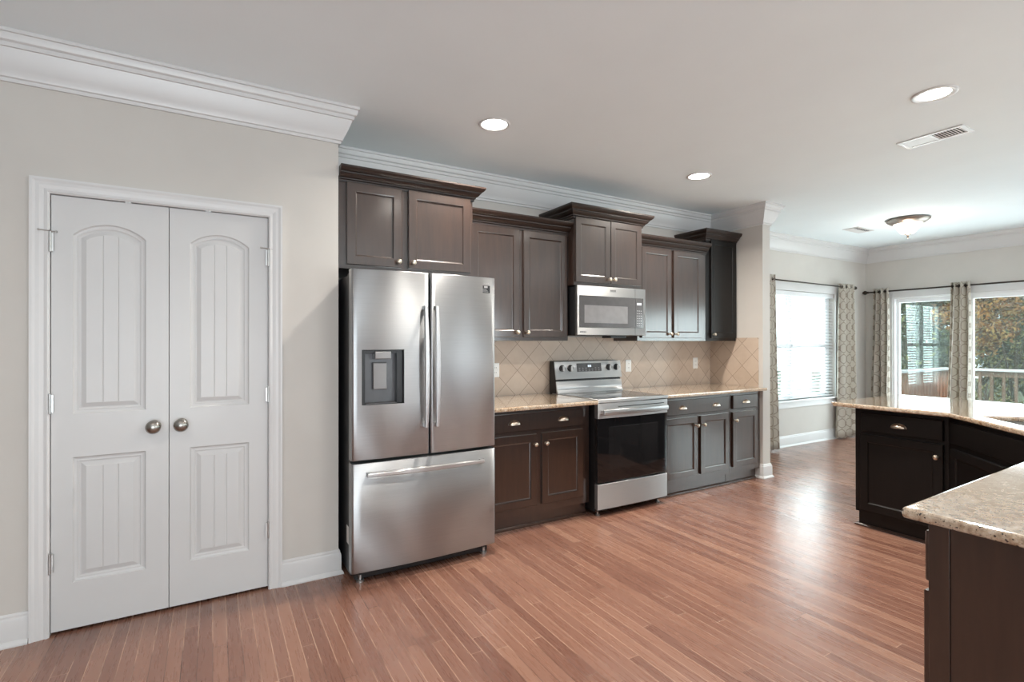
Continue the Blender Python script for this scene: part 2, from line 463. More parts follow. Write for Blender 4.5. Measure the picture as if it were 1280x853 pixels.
DX0, DX1, DZ = -0.6505, 0.2665, 2.056      # pantry door opening
wall_holes('wall_pantry', 'y', YP, YP+0.10, XL, XP, [(DX0-.004, DX1+.004, 0, DZ+.004)])
struct(box('wall_pantry_side', (XP-0.10, XP, YP+0.10, YW, 0, H), M['wall']))
struct(box('wall_kitchen', (XP-0.10, XC0, YW, YW+0.12, 0, H), M['wall']))
struct(box('wall_return', (XC0, XC1, YC, YN, 0, H), M['wall']))
NWX0, NWX1, NWZ0, NWZ1 = 5.93, 7.61, 0.60, 2.04
wall_holes('wall_nook', 'y', YN, YN+0.15, XC0, XR+0.12, [(NWX0, NWX1, NWZ0, NWZ1)])
PY0, PY1, PZ1 = 1.12, 3.60, 2.0            # patio door opening
W2 = (-3.45, -2.75, 0.55, 2.0)
W5 = (-2.1, 0.2, 0.5, 2.0)
wall_holes('wall_far', 'x', XR, XR+0.12, YB-.12, YN, [(PY0, PY1, 0.0, PZ1), W2, W5])
wall_holes('wall_back', 'y', YB-0.12, YB, XL, XR, [(-2.2, 1.0, 0, 2.2), (3.15, 3.85, 0.35, 2.05), (5.1, 6.1, 0.35, 2.05)])
struct(box('wall_left', (XL-0.12, XL, YB-.12, YP+.1, 0, H), M['wall']))
struct(box('wall_closet_back', (XL, XP-0.10, YW, YW+0.12, 0, H), M['wall']))

# cornice along the whole visible run of walls
crown_prof = [(0, 2.537), (.012, 2.537), (.014, 2.552), (.022, 2.556), (.024, 2.566), (.034, 2.585), (.050, 2.620), (.062, 2.655),
              (.066, 2.668), (.074, 2.670), (.076, 2.688), (.086, 2.694), (.092, 2.708), (.094, 2.722), (.102, 2.724), (.102, 2.7395), (0, 2.7395)]
path = [(XL, YP), (XP, YP), (XP, YW), (XC0, YW), (XC0, YC), (XC1, YC), (XC1, YN), (XR, YN), (XR, YB)]
o = sweep(MB(), path, crown_prof, 1).build('trim_1', M['trim']); shade_smooth_angle(o, 20)
struct(o, 'white crown moulding under the ceiling')
base_prof = [(0, 0), (.026, 0), (.026, .008), (.018, .022), (.014, .024), (.014, .110), (.012, .120), (.008, .126), (.008, .134), (.003, .142), (0, .142)]
def baseboard(name, pts):
    o = sweep(MB(), pts, base_prof, 1).build(name, M['trim']); shade_smooth_angle(o, 20); return struct(o)
baseboard('baseboard_left', [(XL, YP), (-0.722, YP)])
baseboard('baseboard_pantry', [(0.334, YP), (XP, YP), (XP, YP+.45)])
baseboard('baseboard_return', [(XC0, 3.30), (XC0, YC), (XC1, YC), (XC1, YN), (XR, YN), (XR, 3.68)])

# pantry door casing
cas = [(0, 0), (0, .010), (.008, .016), (.020, .013), (.036, .017), (.050, .017), (.060, .021), (.0695, .021), (.0695, 0)]
def casing(x0, x1, z1, y, name, lab=None):
    # profile runs outwards from the opening, thickness towards -y
    mb = MB(); Ls = []
    for (px, pz, sx, sz) in ((x0, 0, -1, 0), (x0, z1, -1, 1), (x1, z1, 1, 1), (x1, 0, 1, 0)):
        Ls.append([(px + sx*d, y - t, pz + sz*d) for d, t in cas])
    mb.loops(Ls)
    return struct(mb.build(name, M['trim']), lab)
casing(DX0, DX1, DZ, YP, 'trim_2', 'white moulded casing around the pantry doors')
# jamb
j = MB().box(DX0-.004, DX0-.001, YP+.001, YP+.099, 0, DZ+.003).box(DX1+.001, DX1+.004, YP+.001, YP+.099, 0, DZ+.003).box(DX0-.001, DX1+.001, YP+.001, YP+.099, DZ, DZ+.003)
struct(j.build('trim_3', M['trim']), 'white door jamb')

# ------------------------------------------------------------------ pantry doors
def pantry_panel(x0, x1, z0, z1, arch):
    """returns outline function(d) of the panel inset by d"""
    def outline(d, n=14):
        a, b = x0 + d, x1 - d
        pts = [(a, z0 + d), (b, z0 + d)]
        if arch <= 0:
            pts += [(b, z1 - d), (a, z1 - d)]
            return pts
        hw = (x1 - x0) / 2; cx = (x0 + x1) / 2
        R = (hw*hw + arch*arch) / (2*arch); cz = z1 + arch - R
        for i in range(n + 1):
            x = b + (a - b) * i / n
            pts.append((x, cz + math.sqrt(max((R - d)**2 - (x - cx)**2, 0))))
        return pts
    return outline

def make_pantry_door(name, x0, x1, panels):
    yf = YP + 0.006; th = 0.035; z0, z1 = 0.014, DZ - 0.003
    b = bmesh.new()
    outer = [b.verts.new((x, yf, z)) for x, z in ((x0, z0), (x1, z0), (x1, z1), (x0, z1))]
    es = [b.edges.new((outer[i], outer[(i+1) % 4])) for i in range(4)]
    back = [b.verts.new((v.co.x, yf + th, v.co.z)) for v in outer]
    # panel loops: (inset, depth)
    prof = [(0, 0), (.004, .0), (.010, .007), (.018, .009), (.024, .0085), (.030, .0115), (.034, .0115), (.054, .004), (.056, .004)]
    holes = []
    for (px0, px1, pz0, pz1, ar) in panels:
        ol = pantry_panel(px0, px1, pz0, pz1, ar)
        rings = [[b.verts.new((x, yf + dep, z)) for x, z in ol(d)] for d, dep in prof]
        k = len(rings[0])
        es += [b.edges.new((rings[0][i], rings[0][(i+1) % k])) for i in range(k)]
        for r in range(len(rings) - 1):
            for i in range(k):
                q = (i+1) % k
                b.faces.new((rings[r][i], rings[r][q], rings[r+1][q], rings[r+1][i]))
        holes.append((ol, prof[-1]))
    bmesh.ops.triangle_fill(b, edges=es, use_beauty=True)
    for i in range(4):
        q = (i+1) % 4
        b.faces.new((outer[i], outer[q], back[q], back[i]))
    b.faces.new(back)
    # fields with two vee grooves
    for (ol, (d, dep)), (px0, px1, pz0, pz1, ar) in zip(holes, panels):
        a, c = px0 + d, px1 - d; wd = c - a
        top = [p for p in ol(d, 40)][2:] if ar > 0 else [(c, pz1 - d), (a, pz1 - d)]
        def ztop(x):
            if ar <= 0: return pz1 - d
            hw = (px1 - px0)/2; cx = (px0 + px1)/2; R = (hw*hw + ar*ar)/(2*ar); cz = pz1 + ar - R
            return cz + math.sqrt((R - d)**2 - (x - cx)**2)
        xs = [0]; dp = [0]
        for g in (1/3, 2/3):
            xs += [g*wd - .004, g*wd, g*wd + .004]; dp += [0, .0022, 0]
        xs.append(wd); dp.append(0)
        cols = []
        full = []
        for i in range(len(xs)-1):
            full.append((xs[i], dp[i]))
            if xs[i+1] - xs[i] > .03:
                for q in (1/3, 2/3): full.append((xs[i] + (xs[i+1]-xs[i])*q, 0))
        full.append((xs[-1], 0))
        for x, q in full:
            cols.append((b.verts.new((a + x, yf + dep + q, pz0 + d)), b.verts.new((a + x, yf + dep + q, ztop(a + x)))))
        for i in range(len(cols)-1):
            b.faces.new((cols[i][0], cols[i+1][0], cols[i+1][1], cols[i][1]))
    bmesh.ops.recalc_face_normals(b, faces=b.faces)
    me = bpy.data.meshes.new(name); b.to_mesh(me); b.free()
    me.materials.append(M['door'])
    return obj(name, me)
XM = -0.1915
d1 = make_pantry_door('door_1', DX0+.002, XM-.0015, [(-0.575, -0.284, 1.022, 1.878, .062), (-0.575, -0.284, .226, .826, 0)])
struct(d1, 'left white two panel pantry door with arched top panel')
d2 = make_pantry_door('door_2', XM+.0015, DX1-.002, [(-0.106, 0.176, 1.022, 1.882, .058), (-0.106, 0.176, .226, .824, 0)])
struct(d2, 'right white two panel pantry door with arched top panel')
def door_knob(x, z, parent):
    mb = MB(); y = YP + .006
    prof = [(.030, 0), (.030, -.004), (.026, -.008), (.012, -.010), (.011, -.026), (.016, -.030), (.026, -.036), (.0325, -.046), (.033, -.054), (.029, -.064), (.018, -.071), (.001, -.073)]
    mb.lathe([(r, h) for r, h in prof], 32, 'y', (x, y, z))
    return mb.build('door_knob', M['knob_nickel'], parent, smooth=True)
door_knob(-0.254, .944, d1); door_knob(-0.138, .944, d2)
def hinge(x, z0, z1, parent, stop=0):
    mb = MB().tube([(x, YP - .012, z0), (x, YP - .012, z1)], .0055, 12)
    mb.tube([(x, YP - .012, z1), (x, YP - .012, z1 + .006)], .0035, 10)
    mb.box(x - .012, x + .012, YP - .009, YP - .003, z0 + .004, z1 - .004)
    o = mb.build('hinge', M['hinge'], parent, smooth=False)
    if stop:
        s = MB().tube([(x - .034, YP - .026, z1 + .004), (x + .006, YP - .014, z1 + .004)], .0026, 8)
        s.tube([(x - .040, YP - .028, z1 + .004), (x - .034, YP - .026, z1 + .004)], .005, 10)
        s.tube([(x + .004, YP - .014, z1 + .002), (x + .020*stop, YP - .012, z1 + .002)], .0026, 8)
        s.tube([(x + .018*stop, YP - .012, z1 + .002), (x + .022*stop, YP - .003, z1 + .002)], .005, 10)
        s.build('hinge_stop', M['hinge'], parent)
    return o
hinge(DX0+.001, 1.785, 1.878, d1, 1); hinge(DX0+.001, 1.035, 1.125, d1); hinge(DX0+.001, .292, .385, d1)
hinge(DX1-.001, 1.785, 1.878, d2, 1); hinge(DX1-.001, 1.035, 1.118, d2); hinge(DX1-.001, .285, .372, d2)
for x, dd in ((-0.36, d1), (-0.02, d2)):
    MB().box(x-.012, x+.012, YP-.001, YP+.02, DZ-.003, DZ).build('ball_catch', M['hinge'], dd)

# ------------------------------------------------------------------ tile backsplash
bs = MB().box(1.60, XC0-.008, YW-.008, YW-.0005, .914, 1.41)
o = bs.build('wall_backsplash', M['tile_x']); struct(o, 'beige diamond-set tile backsplash behind the range')
o = MB().box(XC0-.008, XC0-.0005, 3.195, YW-.008, .914, 1.408).build('wall_backsplash_return', M['tile_y']); struct(o, 'beige tile backsplash on the short return wall')

# ================================================================== CABINETS
def ring_panel(b, x0, x1, z0, z1, y, prof):
    """nested rectangles (inset, depth) on the face y, returns nothing; last ring is filled"""
    rings = []
    for d, dep in prof:
        rings.append([b.verts.new(p) for p in ((x0+d, y+dep, z0+d), (x1-d, y+dep, z0+d), (x1-d, y+dep, z1-d), (x0+d, y+dep, z1-d))])
    for r in range(len(rings)-1):
        for i in range(4):
            q = (i+1) % 4
            b.faces.new((rings[r][i], rings[r][q], rings[r+1][q], rings[r+1][i]))
    b.faces.new(rings[-1])
    return rings[0]
def shaker(name, x0, x1, z0, z1, y, parent, th=.020, frame=.058, flat=False):
    """front leaf: front face at y, thickness towards +y"""
    b = bmesh.new()
    if flat:
        prof = [(0, .004), (.004, 0), (.012, 0), (.016, .0), (.02, 0)]
    else:
        prof = [(0, .003), (.003, 0), (frame-.008, 0), (frame-.004, .001), (frame, .007), (frame+.004, .009), (frame+.01, .009)]
    r0 = ring_panel(b, x0, x1, z0, z1, y, prof)
    bk = [b.verts.new((v.co.x, y+th, v.co.z)) for v in r0]
    for i in range(4):
        q = (i+1) % 4
        b.faces.new((r0[i], r0[q], bk[q], bk[i]))
    b.faces.new(bk)
    bmesh.ops.recalc_face_normals(b, faces=b.faces)
    me = bpy.data.meshes.new(name); b.to_mesh(me); b.free()
    return obj(name, me, WM, parent)
_knob = None
def knob(x, z, y, parent):
    global _knob
    if _knob is None:
        _knob = MB().lathe([(.009, 0), (.009, -.002), (.006, -.004), (.0055, -.013), (.009, -.016), (.0148, -.020), (.0165, -.025), (.0155, -.031), (.010, -.035), (.001, -.037)], 20, 'y').mesh('knob')
        _knob.materials.append(M['nickel']); _knob.polygons.foreach_set('use_smooth', [True]*len(_knob.polygons))
    o = bpy.data.objects.new('knob', _knob); COL.objects.link(o); o.parent = parent; o.location = (x, y, z)
    return o
_pull = None
def cup_pull(x, z, y, parent):
    global _pull
    if _pull is None:
        mb = MB(); a, hh, dd = .045, .030, .024
        Ls = []
        n1, n2 = 18, 8
        for i in range(n2 + 1):
            ph = (PI/2) * i / n2
            L = []
            for k in range(n1 + 1):
                th = PI * k / n1
                L.append((a*math.cos(th)*math.sin(ph)**.7 if i else 0, -dd*math.cos(ph) if i else -dd, hh*math.sin(th)*math.sin(ph)**.8 if i else 0))
            Ls.append(L)
        # flange
        Ls.append([(p[0]*1.10, 0, p[2]*1.12) for p in Ls[-1]])
        mb.loops(Ls, False, False, closed=False)
        _pull = mb.mesh('cup_pull', fix=False)
        _pull.materials.append(M['nickel']); _pull.polygons.foreach_set('use_smooth', [True]*len(_pull.polygons))
    o = bpy.data.objects.new('cup_pull', _pull); COL.objects.link(o); o.parent = parent; o.location = (x, y, z - .012)
    s = o.modifiers.new('solid', 'SOLIDIFY'); s.thickness = .002
    return o

cab_crown = [(0, -.012), (.010, -.012), (.012, .004), (.020, .008), (.021, .016), (.028, .020), (.040, .030), (.046, .042), (.052, .044), (.053, .052),
             (.064, .058), (.074, .068), (.080, .080), (.080, .092), (.004, .092)]
def crown(parent, pts, ztop, hgt=.092, proj=.080):
    pf = [(d*proj/.080, ztop - .092*hgt/.092 + z*hgt/.092) for d, z in cab_crown]
    o = sweep(MB(), pts, pf, 1).build('crown_moulding', M['wood_crown'], parent)
    shade_smooth_angle(o, 25)
    return o

def cab(name, loc, rz, wd, dp, z0, z1, label, leaves, toe=0, pulls=(), cat='cabinet', group=None, body_extra=None, wm=None):
    global WM
    WM = wm or M['wood']
    """local frame: front face plane y=0 looking to -y, body behind it. leaves: (kind,x0,x1,z0,z1,[handles])"""
    t = thing(name, (loc[0], loc[1], 0), label, cat, rz, group)
    mb = MB()
    if toe:
        mb.box(0, wd, .0, dp, toe, z1)
        mb.box(.002, wd-.002, .045, dp, 0.0, toe)
    else:
        mb.box(0, wd, 0, dp, z0, z1)
    if body_extra: body_extra(mb)
    mb.build('body', WM, t)
    for lf in leaves:
        kind, a, b_, c, d, hs = lf
        if kind == 'door':
            o = shaker('door', a, b_, c, d, -.020, t)
            for hx, hz in hs: knob(hx, hz, -.020, o)
        else:
            o = shaker('drawer', a, b_, c, d, -.020, t, flat=True)
            for hx, hz in hs: cup_pull(hx, hz, -.020, o)
    return t
def toe_mould(t, pts):
    pf = [(0, 0), (.018, 0), (.016, .010), (.008, .017), (0, .019)]
    sweep(MB(), pts, pf, 1).build('shoe_moulding', M['wood_edge'], t)

# above the refrigerator
x0, y0 = 0.648, 3.150
t = cab('wall_cabinet', (x0, y0), 0, 1.530-x0, YW-.002-y0, 1.808, 2.36, 'short reddish brown wall cabinet with two doors above the refrigerator',
        [('door', .690-x0, 1.030-x0, 1.833, 2.326, [(1.004-x0, 1.868)]), ('door', 1.073-x0, 1.508-x0, 1.833, 2.331, [(1.099-x0, 1.868)])])
crown(t, [(0, 0), (1.530-x0, 0), (1.530-x0, .45)], 2.412, .078, .070)
# left of the microwave
x0, y0 = 1.532, 3.450
t = cab('wall_cabinet', (x0, y0), 0, 2.556-x0, YW-.009-y0, 1.376, 2.27, 'tall brown two door wall cabinet between the refrigerator and the microwave',
        [('door', 1.660-x0, 2.076-x0, 1.404, 2.248, [(2.049-x0, 1.442)]), ('door', 2.115-x0, 2.535-x0, 1.404, 2.248, [(2.141-x0, 1.442)])])
crown(t, [(0, 0), (2.556-x0, 0)], 2.352)
# above the microwave
x0, y0 = 2.559, 3.370
t = cab('wall_cabinet', (x0, y0), 0, 3.316-x0, YW-.009-y0, 1.836, 2.42, 'raised two door wall cabinet directly above the microwave',
        [('door', 2.568-x0, 2.938-x0, 1.862, 2.395, [(2.912-x0, 1.897)]), ('door', 2.942-x0, 3.296-x0, 1.862, 2.397, [(2.968-x0, 1.897)])])
crown(t, [(0, .40), (0, 0), (3.316-x0, 0), (3.316-x0, .40)], 2.488)
# right of the microwave
x0, y0 = 3.340, 3.450
t = cab('wall_cabinet', (x0, y0), 0, 4.262-x0, YW-.009-y0, 1.376, 2.27, 'grey brown two door wall cabinet just right of the microwave',
        [('door', 3.380-x0, 3.762-x0, 1.404, 2.236, [(3.736-x0, 1.442)]), ('door', 3.795-x0, 4.190-x0, 1.404, 2.238, [(3.821-x0, 1.442)])])
crown(t, [(-.02, 0), (4.262-x0, 0)], 2.340)
# tall narrow one in the corner
x0, y0 = 4.266, 3.450
t = cab('wall_cabinet', (x0, y0), 0, 4.735-x0, YW-.009-y0, 1.376, 2.42, 'tall narrow shade-darkened wall cabinet with one door at the right end of the row',
        [('door', 4.330-x0, 4.722-x0, 1.404, 2.400, [(4.356-x0, 1.442)])], wm=M['wood_shaded'])
crown(t, [(0, .33), (0, 0), (4.735-x0, 0)], 2.488)

# base cabinets on the kitchen wall
YF = 3.180
x0 = 1.600
t = cab('base_cabinet', (x0, YF), 0, 2.560-x0, YW-.009-YF, 0, .883, 'dark brown base cabinet with one wide drawer between refrigerator and range',
        [('drawer', 1.645-x0, 2.490-x0, .718, .848, [(1.866-x0, .782), (2.298-x0, .782)]),
         ('door', 1.645-x0, 2.062-x0, .165, .688, [(2.049-.012-x0, .616)]), ('door', 2.107-x0, 2.490-x0, .165, .690, [(2.135-x0, .616)])], toe=.105)
toe_mould(t, [(0, .045), (2.560-x0, .045)])
x0 = 3.345
t = cab('base_cabinet', (x0, YF), 0, 4.266-x0, YW-.009-YF, 0, .883, 'grey brown two door base cabinet directly right of the range',
        [('drawer', 3.375-x0, 4.232-x0, .717, .852, [(3.602-x0, .780), (4.052-x0, .780)]),
         ('door', 3.375-x0, 3.802-x0, .160, .688, [(3.776-x0, .611)]), ('door', 3.842-x0, 4.238-x0, .160, .690, [(3.870-x0, .611)])], toe=.105)
toe_mould(t, [(0, .045), (4.266-x0, .045)])
x0 = 4.268
t = cab('base_cabinet', (x0, YF), 0, 4.735-x0, YW-.009-YF, 0, .883, 'narrow one door base cabinet against the short return wall',
        [('drawer', 4.299-x0, 4.676-x0, .722, .852, [(4.490-x0, .785)]),
         ('door', 4.297-x0, 4.676-x0, .165, .692, [(4.325-x0, .614)])], toe=.105)
toe_mould(t, [(0, .045), (.445, .045)])

# peninsula cabinets: long leg (faces -x), corner sink (faces diagonally), near leg (faces +y)
t = cab('base_cabinet', (4.130, 2.000), -PI/2, .56, .60, 0, .883, 'shade-darkened base cabinet with one drawer at the far end of the peninsula',
        [('drawer', .045, .535, .715, .850, [(.285, .775)]), ('door', .035, .535, .135, .690, [(.505, .606)])], toe=.115, wm=M['wood_shaded'])
toe_mould(t, [(-.002, .30), (-.002, .040), (.56, .040)])
dg = (4.130 - .62)  # x where the diagonal face ends
L = math.hypot(4.130-3.310, 1.440-.620)
t = cab('sink_cabinet', (4.130, 1.440), -3*PI/4, L, .050, 0, .883, 'shade-darkened diagonal corner sink cabinet below the sink',
        [('drawer', .05, L-.05, .715, .850, []), ('door', .05, L/2-.02, .150, .680, [(L/2-.05, .606)]), ('door', L/2+.02, L-.05, .150, .680, [(L/2+.05, .606)])], toe=.115, wm=M['wood_shaded'])
t = cab('base_cabinet', (3.310, .620), PI, 3.310-1.655, .60, 0, .883, 'dark espresso peninsula end cabinet at the right foreground corner',
        [('drawer', .05, .80, .715, .850, [(.42, .775)]), ('drawer', .84, 1.63, .715, .850, [(1.24, .775)]),
         ('door', .05, .42, .150, .690, [(.39, .606)]), ('door', .43, .80, .150, .690, [(.46, .606)]),
         ('door', .84, 1.23, .150, .690, [(1.20, .606)]), ('door', 1.24, 1.638, .150, .690, [(1.28, .606)])], toe=.115)
# face-frame stile and side panel on the end that faces the camera side
W3 = 3.310-1.655
MB().box(W3, W3+.006, .0, .045, .0, .882).build('corner_stile', M['wood'], t, bevel=.0015)
MB().box(W3, W3+.003, .048, .597, .0, .882).build('end_panel', M['wood'], t)
for a in (1.638,): pass

# ------------------------------------------------------------------ worktops
def slab(name, outer, z0, z1, m, hole=None, bevel=.010):
    b = bmesh.new(); lv = {}
    for z in (z0, z1):
        es = []
        Ls = [outer] + ([hole] if hole else [])
        for li, Lp in enumerate(Ls):
            vs = [b.verts.new((x, y, z)) for x, y in Lp]; lv[(z, li)] = vs
            es += [b.edges.new((vs[i], vs[(i+1) % len(vs)])) for i in range(len(vs))]
        bmesh.ops.triangle_fill(b, edges=es, use_beauty=True)
    for li in range(2 if hole else 1):
        a, c = lv[(z0, li)], lv[(z1, li)]
        for i in range(len(a)):
            q = (i+1) % len(a)
            b.faces.new((a[i], a[q], c[q], c[i]))
    bmesh.ops.recalc_face_normals(b, faces=b.faces)
    me = bpy.data.meshes.new(name); b.to_mesh(me); b.free()
    return obj(name, me, m, bevel=bevel, seg=3)
ZT = .914
o = slab('granite_worktop', [(1.60, 3.055), (2.562, 3.055), (2.562, YW-.009), (1.60, YW-.009)], .884, ZT, M['granite'])
tag(o, 'warm tan speckled granite worktop between refrigerator and range', 'worktop')
o = slab('granite_worktop', [(3.335, 3.090), (4.735, 3.090), (4.735, YW-.009), (3.335, YW-.009)], .884, ZT, M['granite'])
tag(o, 'grey beige granite worktop running from the range to the return wall', 'worktop')
def dpt(s, q):  # along the diagonal (from its far corner), and inwards
    return (4.030 - s*.7071 + q*.7071, 1.415 - s*.7071 - q*.7071)
hole = [dpt(.115, .115), dpt(.875, .115), dpt(.875, .53), dpt(.115, .53)]
outer = [(4.005, 2.095), (4.030, 1.415), (3.325, .710), (1.622, .672), (1.612, -.10), (5.075, -.10), (5.075, 2.13), (4.045, 2.13)]
o = slab('granite_worktop', outer, .884, ZT, M['granite'], hole)
tag(o, 'large L-shaped pale granite peninsula worktop with corner sink cutout', 'worktop')
# undermount sink
t = thing('sink', (*dpt(.495, .32), 0), 'undermount steel sink basin set in the peninsula corner', 'sink', -3*PI/4)
mb = MB(); 
def rr(hx, hy, z, r=.05, n=5):
    P = []
    for cx, cy, a0 in ((hx-r, hy-r, 0), (-hx+r, hy-r, 90), (-hx+r, -hy+r, 180), (hx-r, -hy+r, 270)):
        for i in range(n+1):
            a = math.radians(a0 + 90*i/n); P.append((cx + r*math.cos(a), cy + r*math.sin(a), z))
    return P
mb.loops([rr(.395, .214, .883), rr(.380, .206, .883), rr(.375, .203, .72), rr(.34, .17, .69), rr(.05, .05, .685, .045)], False, True)
o = mb.build('basin', M['sink'], t, smooth=True)
MB().lathe([(.04, .688), (.038, .690), (.02, .687), (.001, .686)], 20, 'z').build('drain', M['hinge'], t, smooth=True)

# ================================================================== REFRIGERATOR
FX0, FX1, FY = 0.6665, 1.5742, 2.905
t = thing('refrigerator', ((FX0+FX1)/2, 3.3, 0), 'stainless steel french door refrigerator with ice dispenser', 'refrigerator')
OX, OY = (FX0+FX1)/2, 3.3
def FO(name, mb, m, par=None, smooth=False, bevel=0):
    mb.v = [(x-OX, y-OY, z) for x, y, z in mb.v] if par is None or par is t else [(x-OX, y-OY, z) for x, y, z in mb.v]
    return mb.build(name, m, par or t, smooth, bevel)
mb = MB().box(FX0+.010, FX1-.010, FY+.075, 3.70, .035, 1.752)
FO('case', mb, M['fridge_side'], bevel=.004)
FO('top_cover', MB().box(FX0+.03, FX1-.03, FY+.06, FY+.25, 1.752, 1.775), M['fridge_side'], bevel=.004)
FO('kick_grille', MB().box(FX0+.03, FX1-.03, FY+.06, FY+.10, .012, .06), M['dark_plastic'], bevel=.003)
for x in (FX0+.06, FX1-.06):
    for y in (FY+.055, 3.62):
        FO('foot', MB().lathe([(.022, 0), (.022, .012), (.010, .014), (.010, .040)], 16, 'z', (x, y, 0)), M['hinge'])
def fridge_leaf(name, x0, x1, z0, z1, hole=None):
    """bowed brushed front with rounded vertical edges"""
    cx, hw = (FX0+FX1)/2, (FX1-FX0)/2
    def yf(x):
        y = FY - .017*(1 - ((x-cx)/hw)**2)
        r = .014
        for e in (x-x0, x1-x):
            if e < r: y += r - math.sqrt(max(r*r - (r-e)**2, 0))
        return y
    xs = [x0, x0+.0008, x0+.002, x0+.004, x0+.008, x0+.014]
    n = 22
    xs += [x0+.014 + (x1-x0-.028)*i/n for i in range(1, n)]
    xs += [x1-.014, x1-.008, x1-.004, x1-.002, x1-.0008, x1]
    if hole: xs = sorted([x for x in xs if min(abs(x-hole[0]), abs(x-hole[1])) > .004] + [hole[0], hole[1]])
    zs = [z0, z0+.004] + ([hole[2], hole[3]] if hole else []) + [z1-.004, z1]
    b = bmesh.new(); G = {}
    for i, x in enumerate(xs):
        for k, z in enumerate(zs):
            G[i, k] = b.verts.new((x-OX, yf(x) + (.004 if k in (0, len(zs)-1) else 0) - OY, z))
    hv = set()
    for i in range(len(xs)-1):
        for k in range(len(zs)-1):
            if hole and xs[i] >= hole[0]-1e-6 and xs[i+1] <= hole[1]+1e-6 and zs[k] >= hole[2]-1e-6 and zs[k+1] <= hole[3]+1e-6: continue
            f = b.faces.new((G[i, k], G[i+1, k], G[i+1, k+1], G[i, k+1])); f.smooth = True
    yb = FY + .065
    B = {}
    for i, x in enumerate(xs):
        for k in (0, len(zs)-1):
            B[i, k] = b.verts.new((x-OX, yb-OY, zs[k]))
    for k in (0, len(zs)-1):
        for i in range(len(xs)-1): b.faces.new((G[i, k], G[i+1, k], B[i+1, k], B[i, k]))
    K = len(zs)-1; I = len(xs)-1
    for i in (0, I):
        b.faces.new([G[i, k] for k in range(K+1)] + [B[i, K], B[i, 0]])
    b.faces.new([B[i, 0] for i in range(I+1)] + [B[i, K] for i in range(I, -1, -1)])
    bmesh.ops.recalc_face_normals(b, faces=b.faces)
    me = bpy.data.meshes.new(name); b.to_mesh(me); b.free()
    return obj(name, me, M['steel'], t), yf
XS = 1.1215
dz0, dz1 = .700, 1.778
dl, yf = fridge_leaf('door', FX0, XS-.003, dz0, dz1, (.722, .963, 1.010, 1.322))
dr, yf2 = fridge_leaf('door', XS+.003, FX1, dz0, dz1)
dw, yf3 = fridge_leaf('freezer_drawer', FX0, FX1, .070, .684)
# dispenser recess
hx0, hx1, hz0, hz1 = .722, .963, 1.010, 1.322
yd = FY + .045
mb = MB()
for (a, c) in (((hx0, hz0), (hx1, hz0)), ((hx1, hz0), (hx1, hz1)), ((hx1, hz1), (hx0, hz1)), ((hx0, hz1), (hx0, hz0))):
    n = len(mb.v)
    mb.v += [(a[0], yf(a[0]), a[1]), (c[0], yf(c[0]), c[1]), (c[0], yd, c[1]), (a[0], yd, a[1])]; mb.f.append((n, n+1, n+2, n+3))
n = len(mb.v); mb.v += [(hx0, yd, hz0), (hx1, yd, hz0), (hx1, yd, hz1), (hx0, yd, hz1)]; mb.f.append((n, n+1, n+2, n+3))
FO('dispenser_recess', mb, M['dispenser'], dl)
for a_, b_, y_ in ((.723, .740, FY-.004), (.925, .962, FY+.006)):
    FO('dispenser_side', MB().box(a_, b_, y_, yd, 1.012, 1.321), M['dark_plastic'], dl, bevel=.002)
FO('dispenser_frame', MB().box(.741, .924, FY+.004, yd, 1.300, 1.321), M['dark_plastic'], dl, bevel=.002)
FO('dispenser_chute', MB().box(.793, .888, FY-.012, yd, 1.268, 1.312), M['lever'], dl, bevel=.005)
FO('dispenser_lever', MB().box(.792, .872, FY+.022, FY+.036, 1.093, 1.248), M['lever'], dl, bevel=.004)
FO('drip_tray', MB().box(.745, .922, FY-.002, yd, 1.012, 1.018), M['print'], dl, bevel=.001)
# door handles: bowed flat bars
def bar_handle(p0, p1, wid, th, bow, parent, vertical=True, stand=.045):
    n = 16; Ls = []
    for i in range(n+1):
        s = i/n; q = 1 - (2*s-1)**2
        px = [p0[k] + (p1[k]-p0[k])*s for k in range(3)]
        yc = px[1] - stand*.65 - bow*q
        wv = wid*(.72 + .28*q) / 2
        if vertical: L = [(px[0]-wv, yc, px[2]), (px[0]-wv*.6, yc-th, px[2]), (px[0]+wv*.6, yc-th, px[2]), (px[0]+wv, yc, px[2]), (px[0]+wv*.5, yc+th*.4, px[2]), (px[0]-wv*.5, yc+th*.4, px[2])]
        else: L = [(px[0], yc, px[2]-wv), (px[0], yc-th, px[2]-wv*.6), (px[0], yc-th, px[2]+wv*.6), (px[0], yc, px[2]+wv), (px[0], yc+th*.4, px[2]+wv*.5), (px[0], yc+th*.4, px[2]-wv*.5)]
        Ls.append(L)
    mb = MB().loops(Ls)
    for e, sgn in ((p0, 1), (p1, -1)):
        if vertical: mb.box(e[0]-wid*.3, e[0]+wid*.3, e[1]-stand*.70, e[1]+.004, min(e[2], e[2]+sgn*.022), max(e[2], e[2]+sgn*.022))
        else: mb.box(min(e[0], e[0]+sgn*.022), max(e[0], e[0]+sgn*.022), e[1]-stand*.70, e[1]+.004, e[2]-wid*.3, e[2]+wid*.3)
    return FO('handle', mb, M['handle'], parent, bevel=.0015)
bar_handle((1.088, yf(1.09), .862), (1.084, yf(1.09), 1.580), .034, .010, .020, dl)
bar_handle((1.157, yf2(1.155), .862), (1.153, yf2(1.155), 1.580), .034, .010, .020, dr)
bar_handle((.745, yf3(.76), .622), (1.475, yf3(1.46), .618), .032, .010, .016, dw, vertical=False)
